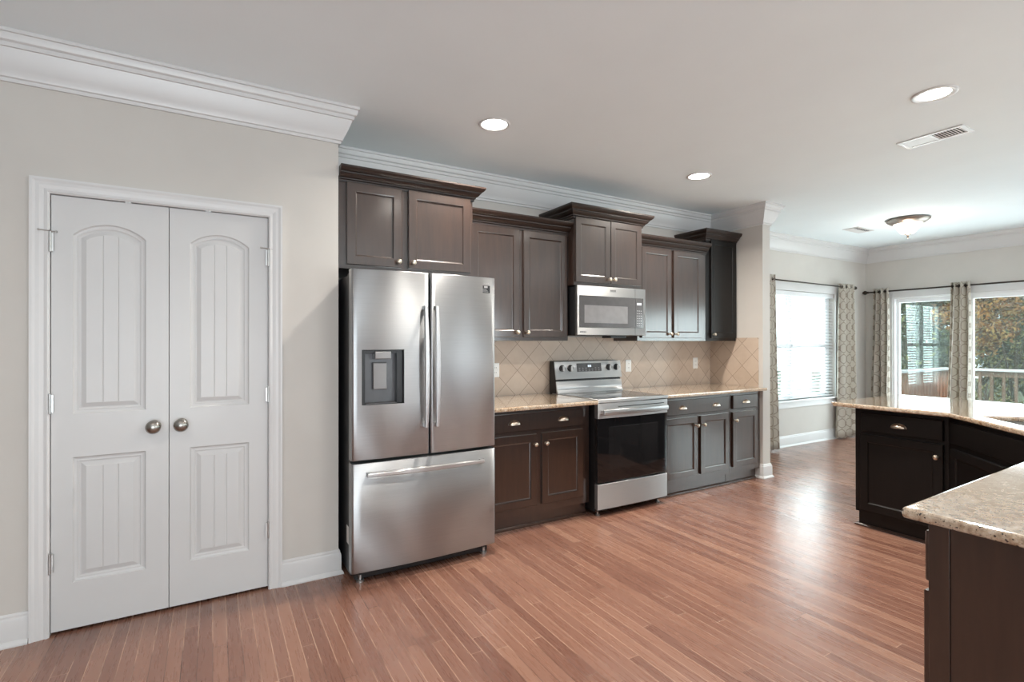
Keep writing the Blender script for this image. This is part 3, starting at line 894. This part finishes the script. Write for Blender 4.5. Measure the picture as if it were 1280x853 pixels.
# badge with its tiny print
FO('badge', MB().box(1.468, 1.532, yf2(1.50)-.0012, yf2(1.50)+.004, 1.678, 1.725), M['dark_plastic'], dr)
mb = MB(); yb = yf2(1.50) - .0016
mb.box(1.490, 1.515, yb, yb+.001, 1.710, 1.722).box(1.478, 1.508, yb, yb+.001, 1.700, 1.703).box(1.476, 1.515, yb, yb+.001, 1.692, 1.694).box(1.480, 1.520, yb, yb+.001, 1.684, 1.6865)
FO('badge_print', mb, M['print_light'], dr)
mb = MB()
for i in range(6): mb.box(1.470+i*.0095, 1.476+i*.0095, yf2(1.50)-.001, yf2(1.50)+.003, 1.735, 1.742)
FO('brand_lettering', mb, M['print_light'], dr)
FO('side_label', MB().box(FX0+.0092, FX0+.0105, 3.02, 3.07, .20, .30), M['plate'])

# ================================================================== RANGE
RX0, RX1, RY = 2.5715, 3.3265, 3.080
t = thing('range', ((RX0+RX1)/2, 3.4, 0), 'stainless steel electric range with black oven door and glass cooktop', 'stove')
OX, OY = (RX0+RX1)/2, 3.4
def fresh(name, mb, m, par=None, **k):
    mb.v = [(x-OX, y-OY, z) for x, y, z in mb.v]
    return mb.build(name, m, par or t, k.get('smooth', False), k.get('bevel', 0))
fresh('body', MB().box(RX0+.006, RX1-.006, RY+.045, 3.745, .035, .893), M['dark_plastic'], bevel=.003)
for x in (RX0+.05, RX1-.05):
    for y in (RY+.07, 3.68):
        fresh('foot', MB().lathe([(.018, 0), (.018, .010), (.008, .012), (.008, .038)], 14, 'z', (x, y, 0)), M['hinge'])
# slightly bowed fronts
def bowed(x0, x1, z0, z1, y, dep, bow=.010, n=14, edge=.003):
    mb = MB(); Ls = []
    cx, hw = (x0+x1)/2, (x1-x0)/2
    for i in range(n+1):
        x = x0 + (x1-x0)*i/n; yy = y + bow*((x-cx)/hw)**2 - bow*.0
        Ls.append([(x, yy, z0+edge), (x, yy, z1-edge), (x, yy+edge, z1), (x, y+dep, z1), (x, y+dep, z0), (x, yy+edge, z0)])
    return mb.loops(Ls)
fresh('storage_drawer', bowed(RX0, RX1, .060, .256, RY-.004, .048), M['steel_light'], bevel=.002)
od = fresh('oven_door', bowed(RX0, RX1, .268, .885, RY-.002, .046), M['black_glass'], bevel=.002)
fresh('door_band', bowed(RX0-.0005, RX1+.0005, .768, .886, RY-.008, .050), M['steel_light'], od, bevel=.002)
fresh('oven_window', bowed(RX0+.11, RX1-.11, .36, .70, RY-.0035, .01, bow=.006), M['oven_window'], od)
# handle
n = 16; Ls = []
for i in range(n+1):
    s = i/n; x = RX0+.030 + (RX1-RX0-.06)*s; q = 1-(2*s-1)**2; y = RY - .034 - .008*q; z = .820
    Ls.append([(x, y+.006, z-.025), (x, y-.006, z-.018), (x, y-.008, z), (x, y-.004, z+.016), (x, y+.008, z+.021), (x, y+.010, z)])
mb = MB().loops(Ls)
mb.box(RX0+.030, RX0+.055, RY-.034, RY+.004, .806, .834).box(RX1-.055, RX1-.030, RY-.034, RY+.004, .806, .834)
fresh('handle', mb, M['handle'], od, bevel=.002)
fresh('vent_slot', MB().box(RX0+.2, RX1-.05, RY-.0095, RY, .852, .857), M['cavity'], od)
# cooktop: steel rim, black glass, four burner rings
mb = bowed(RX0-.001, RX1+.001, .893, .916, RY-.016, 3.700-RY+.016, bow=.008)
ct = fresh('cooktop', mb, M['steel_light'], bevel=.002)
fresh('cooktop_glass', MB().box(RX0+.022, RX1-.018, RY+.032, 3.62, .914, .9175), M['cook_glass'], ct, bevel=.001)
for x, y, r in ((2.76, 3.25, .105), (3.14, 3.25, .085), (2.76, 3.50, .075), (3.14, 3.50, .095)):
    mb = MB().lathe([(r, .9176), (r, .9179), (r-.003, .9179), (r-.003, .9176)], 36, 'z', (x, y, 0), False, False)
    fresh('burner_ring', mb, M['print'], ct)
# backguard
bgp = MB(); Ls = []
for x in (RX0+.006, RX1-.006):
    Ls.append([(x, 3.745, .90), (x, 3.745, 1.197), (x, 3.690, 1.197), (x, 3.664, 1.035), (x, 3.655, 1.030), (x, 3.652, .99), (x, 3.645, .94), (x, 3.635, .917), (x, 3.635, .90)])
bgd = fresh('backguard', bgp.loops(Ls), M['dark_plastic'], bevel=.002)
def slope(x0, x1, z0, z1, off, m, name, par=bgd, zt=1.197, zb=1.035, yt=3.690, yb=3.664, bevel=.0015):
    def yy(z): return yb + (yt-yb)*(z-zb)/(zt-zb)
    mb = MB().loops([[(x0, yy(z0)-off, z0), (x1, yy(z0)-off, z0), (x1, yy(z0)+.002, z0), (x0, yy(z0)+.002, z0)],
                     [(x0, yy(z1)-off, z1), (x1, yy(z1)-off, z1), (x1, yy(z1)+.002, z1), (x0, yy(z1)+.002, z1)]])
    return fresh(name, mb, m, par, bevel=bevel)
slope(RX0+.010, RX1+.016, 1.037, 1.192, .008, M['steel_light'], 'control_panel')
fresh('lower_panel', MB().loops([[(x, 3.650, 1.020), (x, 3.640, 1.020), (x, 3.632, .946), (x, 3.618, .922), (x, 3.618, .917), (x, 3.640, .917)] for x in (RX0+.002, RX1-.006)]), M['steel_light'], bgd, bevel=.0015)
slope(2.820, 3.102, 1.098, 1.172, .0105, M['grey_glass'], 'display', bevel=.001)
slope(2.945, 2.962, 1.138, 1.158, .0115, M['display'], 'display_digits', bevel=0)
slope(2.966, 2.983, 1.138, 1.158, .0115, M['display'], 'display_digits', bevel=0)
mb = MB()
for r_ in range(3):
    for c_ in range(7):
        xa = 2.84 + c_*.037; za = 1.106 + r_*.012
        if 2.93 < xa < 2.99 and r_ == 2: continue
        yq = 3.664 + .026*(za-1.035)/.162 - .0112
        mb.box(xa, xa+.016, yq, yq+.001, za, za+.0022)
fresh('button_print', mb, M['print_light'], bgd)
for x in (2.655, 2.745, 3.190, 3.282):
    z = 1.132; y = 3.664 + .026*(z-1.035)/.162 - .008
    k = MB().lathe([(.030, .0), (.031, -.004), (.026, -.008), (.024, -.022), (.020, -.026), (.001, -.027)], 28, 'y', (x, y, z))
    kb = fresh('knob', k, M['dark_plastic'], bgd, smooth=False, bevel=.001)
    fresh('knob_face', MB().box(x-.010, x+.012, y-.031, y-.026, z-.022, z+.022), M['print_light'], kb, bevel=.002)

# ================================================================== MICROWAVE
MX0, MX1, MY, MZ0, MZ1 = 2.572, 3.336, 3.343, 1.423, 1.833
t = thing('microwave', ((MX0+MX1)/2, 3.55, MZ0), 'stainless over-the-range microwave with dark glass window above the range', 'microwave')
OX, OY = (MX0+MX1)/2, 3.55
def MWF(name, mb, m, par=None, bevel=0):
    mb.v = [(x-OX, y-OY, z-MZ0) for x, y, z in mb.v]
    return mb.build(name, m, par or t, False, bevel)
MWF('case', MB().box(MX0+.004, MX1-.016, MY+.030, YW-.012, MZ0-.004, MZ1), M['dark_plastic'], bevel=.003)
MWF('underside_lamp', MB().box(3.02, 3.20, MY+.10, MY+.22, MZ0-.022, MZ0-.003), M['dark_plastic'], bevel=.002)
fr = MWF('front_panel', MB().box(MX0, MX1, MY, MY+.032, MZ0, MZ1), M['steel_matte'], bevel=.004)
MWF('window_glass', MB().box(2.596, 3.211, MY-.003, MY+.002, 1.489, 1.751), M['grey_glass'], fr, bevel=.001)
MWF('inner_window', MB().box(2.645, 3.121, MY-.0036, MY-.0028, 1.524, 1.672), M['light_glass'], fr)
cp = MWF('control_panel', MB().box(3.213, 3.308, MY-.003, MY+.002, 1.489, 1.751), M['grey_glass'], fr, bevel=.001)
MWF('display', MB().box(3.231, 3.282, MY-.0036, MY-.0028, 1.690, 1.709), M['display'], cp)
mb = MB()
for r_ in range(7):
    for c_ in range(3): mb.box(3.230+c_*.022, 3.242+c_*.022, MY-.0036, MY-.0028, 1.505+r_*.022, 1.509+r_*.022)
MWF('button_print', mb, M['print_light'], cp)
mb = MB()
for i in range(6): mb.box(2.925+i*.011, 2.932+i*.011, MY-.001, MY+.001, 1.797, 1.810)
mb.box(2.921, 2.992, MY-.0008, MY+.001, 1.792, 1.794)
MWF('brand_lettering', mb, M['print'], fr)
mb = MB()
for i in range(5): mb.box(2.602+i*.0135, 2.611+i*.0135, MY-.001, MY+.001, 1.444, 1.455)
MWF('model_lettering', mb, M['print'], fr)
MWF('seam', MB().box(3.2105, 3.2125, MY-.0012, MY+.002, 1.425, 1.831), M['print'], fr)

# ================================================================== OUTLETS
def outlet(x, z, label):
    t = thing('outlet', (x, YW-.008, z), label, 'outlet')
    MB().box(-.036, .036, -.006, 0, -.059, .059).build('cover_plate', M['plate'], t, bevel=.003)
    for dz in (-.02, .02):
        r = MB().box(-.016, .016, -.008, -.005, dz-.013, dz+.013).build('socket', M['plate'], t, bevel=.004)
        MB().box(-.007, -.005, -.0084, -.0078, dz-.004, dz+.006).box(.005, .007, -.0084, -.0078, dz-.004, dz+.006).build('socket_slots', M['cavity'], r)
outlet(2.043, 1.130, 'white wall outlet beside the refrigerator edge')
outlet(3.530, 1.132, 'white wall outlet just right of the range control panel')
outlet(4.495, 1.138, 'white wall outlet near the corner, right above the narrow base cabinet')

# ================================================================== CEILING FITTINGS
def downlight(x, y, label, r=.078, ring=.10, pw=24):
    t = thing('recessed_light', (x, y, H), label, 'ceiling light', group='recessed ceiling lights')
    MB().lathe([(ring, -.0005), (ring-.002, -.006), (ring-.008, -.008), (r+.004, -.005), (r, .0), (ring, .0)], 40, 'z', (0, 0, 0), False, False).build('trim_ring', M['trim'], t, smooth=True)
    MB().lathe([(r, -.0015), (r*.5, -.0025), (.001, -.003)], 36, 'z', (0, 0, 0), False, True).build('lamp_lens', M['lamp'], t, smooth=True)
    l = bpy.data.lights.new('lamp_light', 'AREA'); l.shape = 'DISK'; l.size = r*1.8; l.energy = pw; l.color = (1.0, .93, .84); l.spread = math.radians(150)
    o = bpy.data.objects.new('lamp_light', l); COL.objects.link(o); o.location = (0, 0, -.012); o.parent = t
downlight(1.534, 2.841, 'round recessed ceiling light in front of the refrigerator')
downlight(3.475, 2.872, 'small round recessed ceiling light in front of the far cabinets')
downlight(3.455, 1.265, 'round recessed ceiling light near the rectangular vent at upper right', .072, .105)

for hx_, hy_ in ((1.53, 1.27), (-.6, 1.27), (-.6, -1.6), (1.9, -1.6)):  # unseen lamps: the first continues the ceiling grid, the rest add fill
    downlight(hx_, hy_, 'added recessed ceiling light, unseen overhead or behind the camera', pw=7)
def register(x0, x1, y0, y1, label, split=True):
    cx, cy = (x0+x1)/2, (y0+y1)/2
    t = thing('air_vent', (cx, cy, H), label, 'vent')
    a, b_ = (x1-x0)/2, (y1-y0)/2
    mb = MB()
    m_ = .026
    for bx in ((-a, a, -b_, -b_+m_), (-a, a, b_-m_, b_), (-a, -a+m_, -b_+m_, b_-m_), (a-m_, a, -b_+m_, b_-m_)): mb.box(*bx, -.007, -.0005)
    mb.box(-a+m_, a-m_, -.008, .008, -.006, -.001)
    mb.build('frame', M['trim'], t, bevel=.002)
    MB().box(-a+m_, a-m_, -b_+m_, b_-m_, -.0012, -.0005).build('duct', M['cavity'], t)
    for k in range(2):
        s = -1 if k == 0 else 1
        ya, yb = (-b_+m_, -.008) if k == 0 else (.008, b_-m_)
        n = 9
        mb = MB()
        for i in range(n):
            y = ya + (yb-ya)*(i+.5)/n
            q = .0065
            mb.loops([[(-a+m_, y-q, -.0065 if s < 0 else -.0016), (-a+m_, y+q, -.0016 if s < 0 else -.0065), (-a+m_, y+q, -.0010 if s < 0 else -.0058), (-a+m_, y-q, -.0058 if s < 0 else -.0010)],
                      [(a-m_, y-q, -.0065 if s < 0 else -.0016), (a-m_, y+q, -.0016 if s < 0 else -.0065), (a-m_, y+q, -.0010 if s < 0 else -.0058), (a-m_, y-q, -.0058 if s < 0 else -.0010)]])
        mb.build('louvres', M['trim'], t)
register(4.085, 4.270, 1.350, 1.715, 'long rectangular ceiling vent with two louvred halves, at upper right')
register(6.64, 7.02, 3.18, 3.36, 'faint white ceiling vent beside the flush ceiling lamp')

t = thing('ceiling_lamp', (6.70, 2.70, H), 'flush ceiling lamp with frosted glass bowl and pewter rim over the breakfast nook', 'ceiling light')
MB().lathe([(.12, 0), (.19, -.006), (.204, -.012), (.204, -.018), (.185, -.034), (.160, -.050), (.140, -.058), (.130, -.058), (.12, -.03)], 44, 'z', (0, 0, 0), True, False).build('rim', M['bronze'], t, smooth=True)
MB().lathe([(.136, -.052), (.130, -.066), (.112, -.095), (.090, -.128), (.072, -.152), (.058, -.164), (.04, -.168), (.001, -.168)], 40, 'z', (0, 0, 0), False, True).build('glass_bowl', M['bowl'], t, smooth=True)
MB().lathe([(.001, -.164), (.022, -.166), (.034, -.170), (.030, -.176), (.012, -.182), (.008, -.200), (.011, -.206), (.009, -.216), (.001, -.220)], 20, 'z').build('finial', M['bronze'], t, smooth=True)
l = bpy.data.lights.new('nook_lamp_light', 'POINT'); l.energy = 5; l.color = (1, .88, .74); l.shadow_soft_size = .08
o = bpy.data.objects.new('nook_lamp_light', l); COL.objects.link(o); o.location = (0, 0, -.33); o.parent = t

# ================================================================== NOOK WINDOW
t = struct(empty('window_1', ((NWX0+NWX1)/2, YN, NWZ0)), 'white double window with blinds in the breakfast nook')
OX, OY, OZ = (NWX0+NWX1)/2, YN, NWZ0
def WO(name, mb, m, par=None, bevel=0):
    mb.v = [(x-OX, y-OY, z-OZ) for x, y, z in mb.v]
    return mb.build(name, m, par or t, False, bevel)
mb = MB(); Cw = .105
mb.box(NWX0-Cw, NWX0, YN-.020, YN, NWZ0, NWZ1+Cw).box(NWX1, NWX1+Cw, YN-.020, YN, NWZ0, NWZ1+Cw).box(NWX0, NWX1, YN-.020, YN, NWZ1, NWZ1+Cw)
WO('casing', mb, M['trim'], bevel=.004)
WO('sill', MB().box(NWX0-.13, NWX1+.13, YN-.055, YN+.03, NWZ0-.022, NWZ0).box(NWX0-.10, NWX1+.10, YN-.018, YN, NWZ0-.10, NWZ0-.022), M['trim'], bevel=.004)
xm = (6.545+6.705)/2
for a, c in ((NWX0, xm), (xm, NWX1)):
    mb = MB(); q = .045
    y0, y1 = YN+.075, YN+.125
    L_, R_ = (a+q, c-q)
    if a > NWX0: L_ = 6.70
    else: R_ = 6.55
    if c == NWX1: R_ = 7.50
    mb.box(a, L_, y0, y1, NWZ0, NWZ1).box(R_, c, y0, y1, NWZ0, NWZ1).box(L_, R_, y0, y1, NWZ0, NWZ0+.05).box(L_, R_, y0, y1, NWZ1-.05, NWZ1).box(L_, R_, y0-.012, y1, 1.295, 1.345)
    sf = WO('sash_frame', mb, M['vinyl'], bevel=.003)
    g = MB().box(L_, R_, YN+.098, YN+.102, NWZ0+.05, 1.295).box(L_, R_, YN+.098, YN+.102, 1.345, NWZ1-.05)
    WO('pane', g, M['glass'], sf)
# blinds hang in front of the sashes
t = thing('window_blind', ((NWX0+NWX1)/2, YN+.04, NWZ0), 'white horizontal slat blind hanging in the breakfast nook window', 'blind')
OY = YN+.04
WO('head_rail', MB().box(NWX0+.012, NWX1-.012, YN+.010, YN+.066, NWZ1-.062, NWZ1-.004), M['slat'], bevel=.003)
WO('bottom_rail', MB().box(NWX0+.014, NWX1-.014, YN+.018, YN+.062, NWZ0+.008, NWZ0+.024), M['slat'], bevel=.003)
mb = MB(); zz = NWZ0+.058; ns = 0
ca, sa = math.cos(math.radians(16)), math.sin(math.radians(16))
while zz < NWZ1-.075:
    Ls = []
    for x in (NWX0+.015, NWX1-.015):
        L2 = []
        for s_ in (-1, -.5, 0, .5, 1):
            L2.append((x, YN+.040 + s_*.0235*ca, zz + s_*.0235*sa + .003*(1-s_*s_)))
        for s_ in (1, .5, 0, -.5, -1):
            L2.append((x, YN+.040 + s_*.0235*ca, zz + s_*.0235*sa + .003*(1-s_*s_) - .0025))
        Ls.append(L2)
    mb.loops(Ls); zz += .0425; ns += 1
WO('slats', mb, M['slat'])
mb = MB()
for x in (NWX0+.25, NWX0+.62, NWX1-.62, NWX1-.25):
    mb.tube([(x, YN+.016, NWZ0+.02), (x, YN+.016, NWZ1-.06)], .0012, 6)
    mb.tube([(x, YN+.064, NWZ0+.02), (x, YN+.064, NWZ1-.06)], .0012, 6)
WO('ladder_cords', mb, M['slat'])
WO('tilt_wand', MB().tube([(NWX0+.58, YN+.004, 1.25), (NWX0+.58, YN+.008, NWZ1-.05)], .004, 8), M['slat'])

# ================================================================== PATIO DOOR
t = struct(empty('door_3', (XR, (PY0+PY1)/2, 0)), 'white framed sliding patio door to the deck')
OX, OY, OZ = XR, (PY0+PY1)/2, 0
mb = MB(); c = .10
mb.box(XR-.020, XR, PY1, PY1+.055, 0, PZ1+c).box(XR-.020, XR, PY0-.09, PY0, 0, PZ1+c).box(XR-.020, XR, PY0, PY1, PZ1, PZ1+c)
WO('casing', mb, M['trim'], bevel=.004)
mb = MB(); ym = 2.77
mb.box(XR+.001, XR+.115, PY1-.02, PY1, 0, PZ1).box(XR+.001, XR+.115, PY0, PY0+.02, 0, PZ1).box(XR+.001, XR+.115, PY0+.02, PY1-.02, PZ1-.02, PZ1).box(XR+.001, XR+.115, PY0+.02, PY1-.02, 0, .03)
WO('frame', mb, M['vinyl'], bevel=.003)
def leaf(y0, y1, xo, sl, sr):
    mb = MB(); x0, x1 = XR+xo, XR+xo+.04
    mb.box(x0, x1, y1-sl, y1, .03, PZ1-.02).box(x0, x1, y0, y0+sr, .03, PZ1-.02).box(x0, x1, y0+sr, y1-sl, PZ1-.075, PZ1-.02).box(x0, x1, y0+sr, y1-sl, .03, .14)
    f = WO('sash_frame', mb, M['vinyl'], bevel=.003)
    WO('pane', MB().box(x0+.018, x0+.022, y0+sr, y1-sl, .14, PZ1-.075), M['glass'], f)
    return f
leaf(2.745, PY1-.02, .06, .035, .045)
f = leaf(1.93, 2.745, .012, .045, .05)
leaf(PY0+.02, 1.93, .06, .05, .05)
WO('handle', MB().box(XR-.022, XR+.012, 1.945, 1.965, .95, 1.15), M['plate'], f, bevel=.004)

# further openings that only the reflections show, and a wide added one for fill
for nm, (a, b_, c_, d_) in (('window_2', W2), ('window_5', W5)):
    t = struct(empty(nm, (XR, (a+b_)/2, c_)), 'window further along the far wall'); OX, OY, OZ = XR, (a+b_)/2, c_
    WO('casing', MB().box(XR-.02, XR, a-.09, a, c_-.09, d_+.09).box(XR-.02, XR, b_, b_+.09, c_-.09, d_+.09).box(XR-.02, XR, a, b_, d_, d_+.09).box(XR-.02, XR, a, b_, c_-.09, c_), M['trim'])
    WO('pane', MB().box(XR+.05, XR+.054, a, b_, c_, d_), M['glass'])
for nm, (a, b_, c_, d_) in (('window_3', (3.15, 3.85, .35, 2.05)), ('window_4', (5.1, 6.1, .35, 2.05)), ('added_opening', (-2.2, 1.0, 0, 2.2))):
    t = struct(empty(nm, ((a+b_)/2, YB, c_)), 'unseen opening in the wall behind the camera'); OX, OY, OZ = (a+b_)/2, YB, c_
    WO('casing', MB().box(a-.09, a, YB, YB+.02, max(c_-.09, 0), d_+.09).box(b_, b_+.09, YB, YB+.02, max(c_-.09, 0), d_+.09).box(a, b_, YB, YB+.02, d_, d_+.09), M['trim'])
    mb = MB(); n = 3 if b_-a > 2 else 1
    for i in range(n+1):
        x = a + (b_-a)*i/n; mb.box(max(x-.03, a), min(x+.03, b_), YB-.06, YB-.02, c_, d_)
    if n == 1: mb.box(a, b_, YB-.06, YB-.02, (c_+d_)/2-.02, (c_+d_)/2+.02)
    WO('sash_frame', mb, M['vinyl'])

# ================================================================== CURTAINS
def rod(p0, p1, r, label, wall_dir, ends, name='curtain_rod'):
    t = thing(name, p0, label, 'curtain rod')
    v = Vector(p1) - Vector(p0); L = v.length; u = v.normalized()
    MB().tube([(0, 0, 0), tuple(v)], r, 14).build('pole', M['rod'], t, smooth=True)
    for e, s_ in ends:
        base = Vector((0, 0, 0)) if e == 0 else v
        prof = [(0, r), (.010, r*1.6), (.016, r*1.1), (.026, r*2.0), (.044, r*3.0), (.060, r*2.6), (.078, r*1.3), (.090, r*.3)]
        MB().tube([tuple(base + u*s_*d) for d, _ in prof], [q for _, q in prof], 16).build('finial', M['rod'], t, smooth=True)
    for f_ in (.03, .97):
        b0 = v*f_ ; wv = Vector(wall_dir)
        mb = MB().tube([tuple(b0), tuple(b0 + wv)], .006, 10)
        mb.tube([tuple(b0 + wv*.94), tuple(b0 + wv)], .022, 16)
        mb.build('bracket', M['rod'], t)
    return t
RZ = 2.125
rod((5.75, YN-.090, 2.150), (7.94, YN-.090, 2.140), .0085, 'dark curtain rod over the blind-covered window', (0, .088, 0), ((1, 1),))
rod((XR-.090, 3.875, 2.094), (XR-.090, 1.00, 2.094), .0105, 'dark bronze curtain rod over the patio door', (.088, 0, 0), ((0, -1), (1, 1)))

def curtain(label, origin, axis, w_top, w_bot, ztop, zbot, folds, amp, lean=0.0, ph=0.0, phs=None):
    """pleated panel with real folds; axis 'x' or 'y' is the rod direction; origin is one end on the rod"""
    t = thing('curtain', origin, label, 'curtain', group=None)
    NU, NV = folds*14, 26
    verts, faces, uvs = [], [], []
    cloth = w_top*2.1
    for j in range(NV+1):
        s = j/NV; z = ztop + (zbot-ztop)*s
        wd = w_top + (w_bot-w_top)*(s**.8)
        A = amp*(.75 + .45*s)
        for i in range(NU+1):
            q = i/NU
            a = 2*PI*folds*q + ph
            off = A*math.sin(a + .25*math.sin(3*s + q*5)) + .006*math.sin(7*q + 5*s)
            p = q*wd + .012*math.sin(2*a)*(.4+.6*s) + lean*s + .010*math.sin(4*s+q*9)*s
            verts.append((p, off, z - origin[2]) if axis == 'x' else (off, -p, z - origin[2]))
            uvs.append((q*cloth*1.25, z))
    for j in range(NV):
        for i in range(NU):
            a = j*(NU+1)+i; faces.append((a, a+1, a+NU+2, a+NU+1))
    me = bpy.data.meshes.new('cloth'); me.from_pydata(verts, [], faces); me.update()
    ul = me.uv_layers.new(name='UVMap')
    for lp in me.loops: ul.data[lp.index].uv = uvs[lp.vertex_index]
    o = obj('cloth', me, M['curtain'], t, smooth=True)
    sm = o.modifiers.new('thick', 'SOLIDIFY'); sm.thickness = .0025; sm.offset = 0
    # grommets around the rod
    for k in range(folds*2):
        q = (k+.5)/(folds*2)
        p = q*w_top
        seg = 14; ring = []
        mb = MB(); Ls = []
        for a_ in range(seg+1):
            an = 2*PI*a_/seg; Ls.append([])
            for b2 in range(6):
                bn = 2*PI*b2/6; rr_ = .021 + .004*math.cos(bn)
                cc = (.004*math.sin(bn), rr_*math.cos(an), rr_*math.sin(an))
                Ls[-1].append((p + cc[0], cc[1], cc[2]) if axis == 'x' else (cc[1], -p + cc[0], cc[2]))
        mb.loops(Ls, False, False)
        mb.build('grommet', M['rod'], t, smooth=True)
    return t
curtain('narrow taupe trellis curtain at the left of the nook window, beside the return wall', (5.80, YN-.090, 2.150), 'x', .27, .33, 2.205, .025, 3, .030)
curtain('sunlit trellis print curtain at the right side of the nook window', (7.590, YN-.090, 2.141), 'x', .33, .45, 2.185, .020, 3, .044, lean=-.07)
curtain('trellis print curtain at the left side of the patio door', (XR-.090, 3.815, 2.094), 'y', .200, .275, 2.145, .020, 3, .044, lean=-.055)
curtain('trellis print curtain hanging in the middle of the patio door', (XR-.090, 2.900, 2.094), 'y', .205, .27, 2.145, .020, 3, .046, lean=-.060)

# ================================================================== OUTSIDE
struct(box('deck_floor', (XR+.13, 11.5, -1.5, 4.05, -.14, -.06), M['deck_wood']), 'wooden deck outside the patio door')
struct(box('ground', (XR+.13, 70, -40, 50, -2.6, -2.5), M['lawn']), 'grass beyond the deck')
def railing(p0, p1, label, mat_r, posts=2, gap=.115, zt=.91):
    t = thing('deck_railing', (p0[0], p0[1], -.06), label, 'railing')
    d = Vector((p1[0]-p0[0], p1[1]-p0[1])); L = d.length; t.rotation_euler = (0, 0, math.atan2(d.y, d.x))
    MB().box(-.03, L+.03, -.07, .07, zt+.02, zt+.06).build('top_rail', M['deck_top'], t, bevel=.004)
    MB().box(0, L, -.02, .02, zt-.075, zt+.02).build('upper_rail', mat_r, t)
    MB().box(0, L, -.02, .02, .10, .17).build('lower_rail', mat_r, t)
    for i in range(posts):
        x = L*i/(posts-1); MB().box(x-.045, x+.045, -.045, .045, 0.0, zt+.02).build('post', mat_r, t)
    n = int(L/gap)
    for i in range(1, n):
        x = L*i/n
        MB().box(x-.018, x+.018, -.056, -.021, .06, zt-.0).build('baluster', mat_r, t)
    return t
railing((XR+.20, 3.93), (11.25, 3.93), 'reddish wooden deck railing running away from the house at left of the patio view', M['deck_rust'], 2, .12)
railing((11.30, 3.80), (11.30, -1.2), 'weathered wooden deck railing along the far edge of the deck', M['deck_wood'], 4, .15)

def tree(x, y, zc, rx, rz, leafm, n, ls, label, trunk_r=.14, seed=1, blobs=26):
    rnd = random.Random(seed)
    t = thing('tree', (x, y, -2.5), label, 'tree')
    pts = [(0, 0, 0), (rnd.uniform(-.15, .15), rnd.uniform(-.15, .15), (zc+2.5)*.5), (rnd.uniform(-.3, .3), rnd.uniform(-.3, .3), zc+2.5+rz*.4)]
    mb = MB().tube(pts, [trunk_r, trunk_r*.75, trunk_r*.3], 10)
    for k in range(7):
        a = rnd.uniform(0, 2*PI); h0 = (zc+2.5)*rnd.uniform(.45, .9)
        mb.tube([(0, 0, h0), (math.cos(a)*rx*.4, math.sin(a)*rx*.4, h0+rz*.3), (math.cos(a)*rx*.75, math.sin(a)*rx*.75, h0+rz*.5)], [trunk_r*.4, trunk_r*.25, trunk_r*.08], 7)
    mb.build('trunk', M['bark'], t, smooth=True)
    V, F = [], []
    bl = []
    for k in range(blobs):
        while True:
            p = Vector((rnd.uniform(-1, 1), rnd.uniform(-1, 1), rnd.uniform(-1, 1)))
            if p.length < 1: break
        bl.append((Vector((p.x*rx*.85, p.y*rx*.85, zc+2.5+p.z*rz*.85)), rnd.uniform(.22, .42)*rx))
    for i in range(n):
        c, r = rnd.choice(bl)
        d = Vector((rnd.gauss(0, 1), rnd.gauss(0, 1), rnd.gauss(0, 1))).normalized()
        p = c + d * r * rnd.uniform(.65, 1.05)
        nrm = (d + Vector((rnd.gauss(0, .7), rnd.gauss(0, .7), rnd.gauss(0, .7)))).normalized()
        u = nrm.orthogonal().normalized(); v = nrm.cross(u)
        a = rnd.uniform(0, 2*PI); u, v = u*math.cos(a)+v*math.sin(a), v*math.cos(a)-u*math.sin(a)
        s = ls*rnd.uniform(.6, 1.3); k = len(V)
        V += [tuple(p-u*s), tuple(p-v*s*.45+nrm*s*.12), tuple(p+u*s), tuple(p+v*s*.45+nrm*s*.12)]
        F.append((k, k+1, k+2, k+3))
    me = bpy.data.meshes.new('foliage'); me.from_pydata(V, [], F); me.update()
    obj('foliage', me, leafm, t)
    return t
tree(14.6, 5.80, 1.5, 1.25, 2.7, M['leaf_dark'], 9000, .070, 'dark green tree seen through the left pane of the patio door', seed=3)
tree(12.7, 3.90, 2.15, .72, 1.1, M['leaf_autumn'], 5500, .050, 'orange autumn tree at the upper left of the right-hand patio pane', seed=8, trunk_r=.07)
tree(17.4, 4.75, .9, 1.15, 2.5, M['leaf_mid'], 8500, .060, 'yellow green tree low in the right-hand patio pane', seed=11, trunk_r=.09)
tree(15.6, 1.75, 1.7, 1.2, 2.3, M['leaf_mid'], 7000, .07, 'tall yellow green tree at the right edge of the view', seed=13)
tree(19.8, 7.9, 1.2, 1.35, 3.8, M['leaf_dark'], 9000, .12, 'large dark evergreen far behind on the left', seed=17, trunk_r=.2)
tree(21.2, 5.3, 1.2, 1.5, 3.8, M['leaf_dark'], 9000, .12, 'large dark evergreen far behind in the middle', seed=19, trunk_r=.2)
tree(20.5, 0.6, 1.2, 1.6, 3.8, M['leaf_dark'], 8000, .12, 'large dark evergreen far behind on the right', seed=23, trunk_r=.2)

# repeats share a group phrase
GROUPS = {'wall_cabinet': 'wall cabinets along the kitchen wall', 'base_cabinet': 'base cabinets', 'granite_worktop': 'granite worktops',
          'outlet': 'white wall outlets', 'curtain': 'trellis print curtains', 'curtain_rod': 'dark curtain rods', 'tree': 'trees beyond the deck',
          'air_vent': 'ceiling air vents', 'deck_railing': 'deck railings'}
for o in sc.objects:
    if o.parent is None and 'category' in o and 'group' not in o:
        g = GROUPS.get(o.name.split('.')[0])
        if g: o['group'] = g
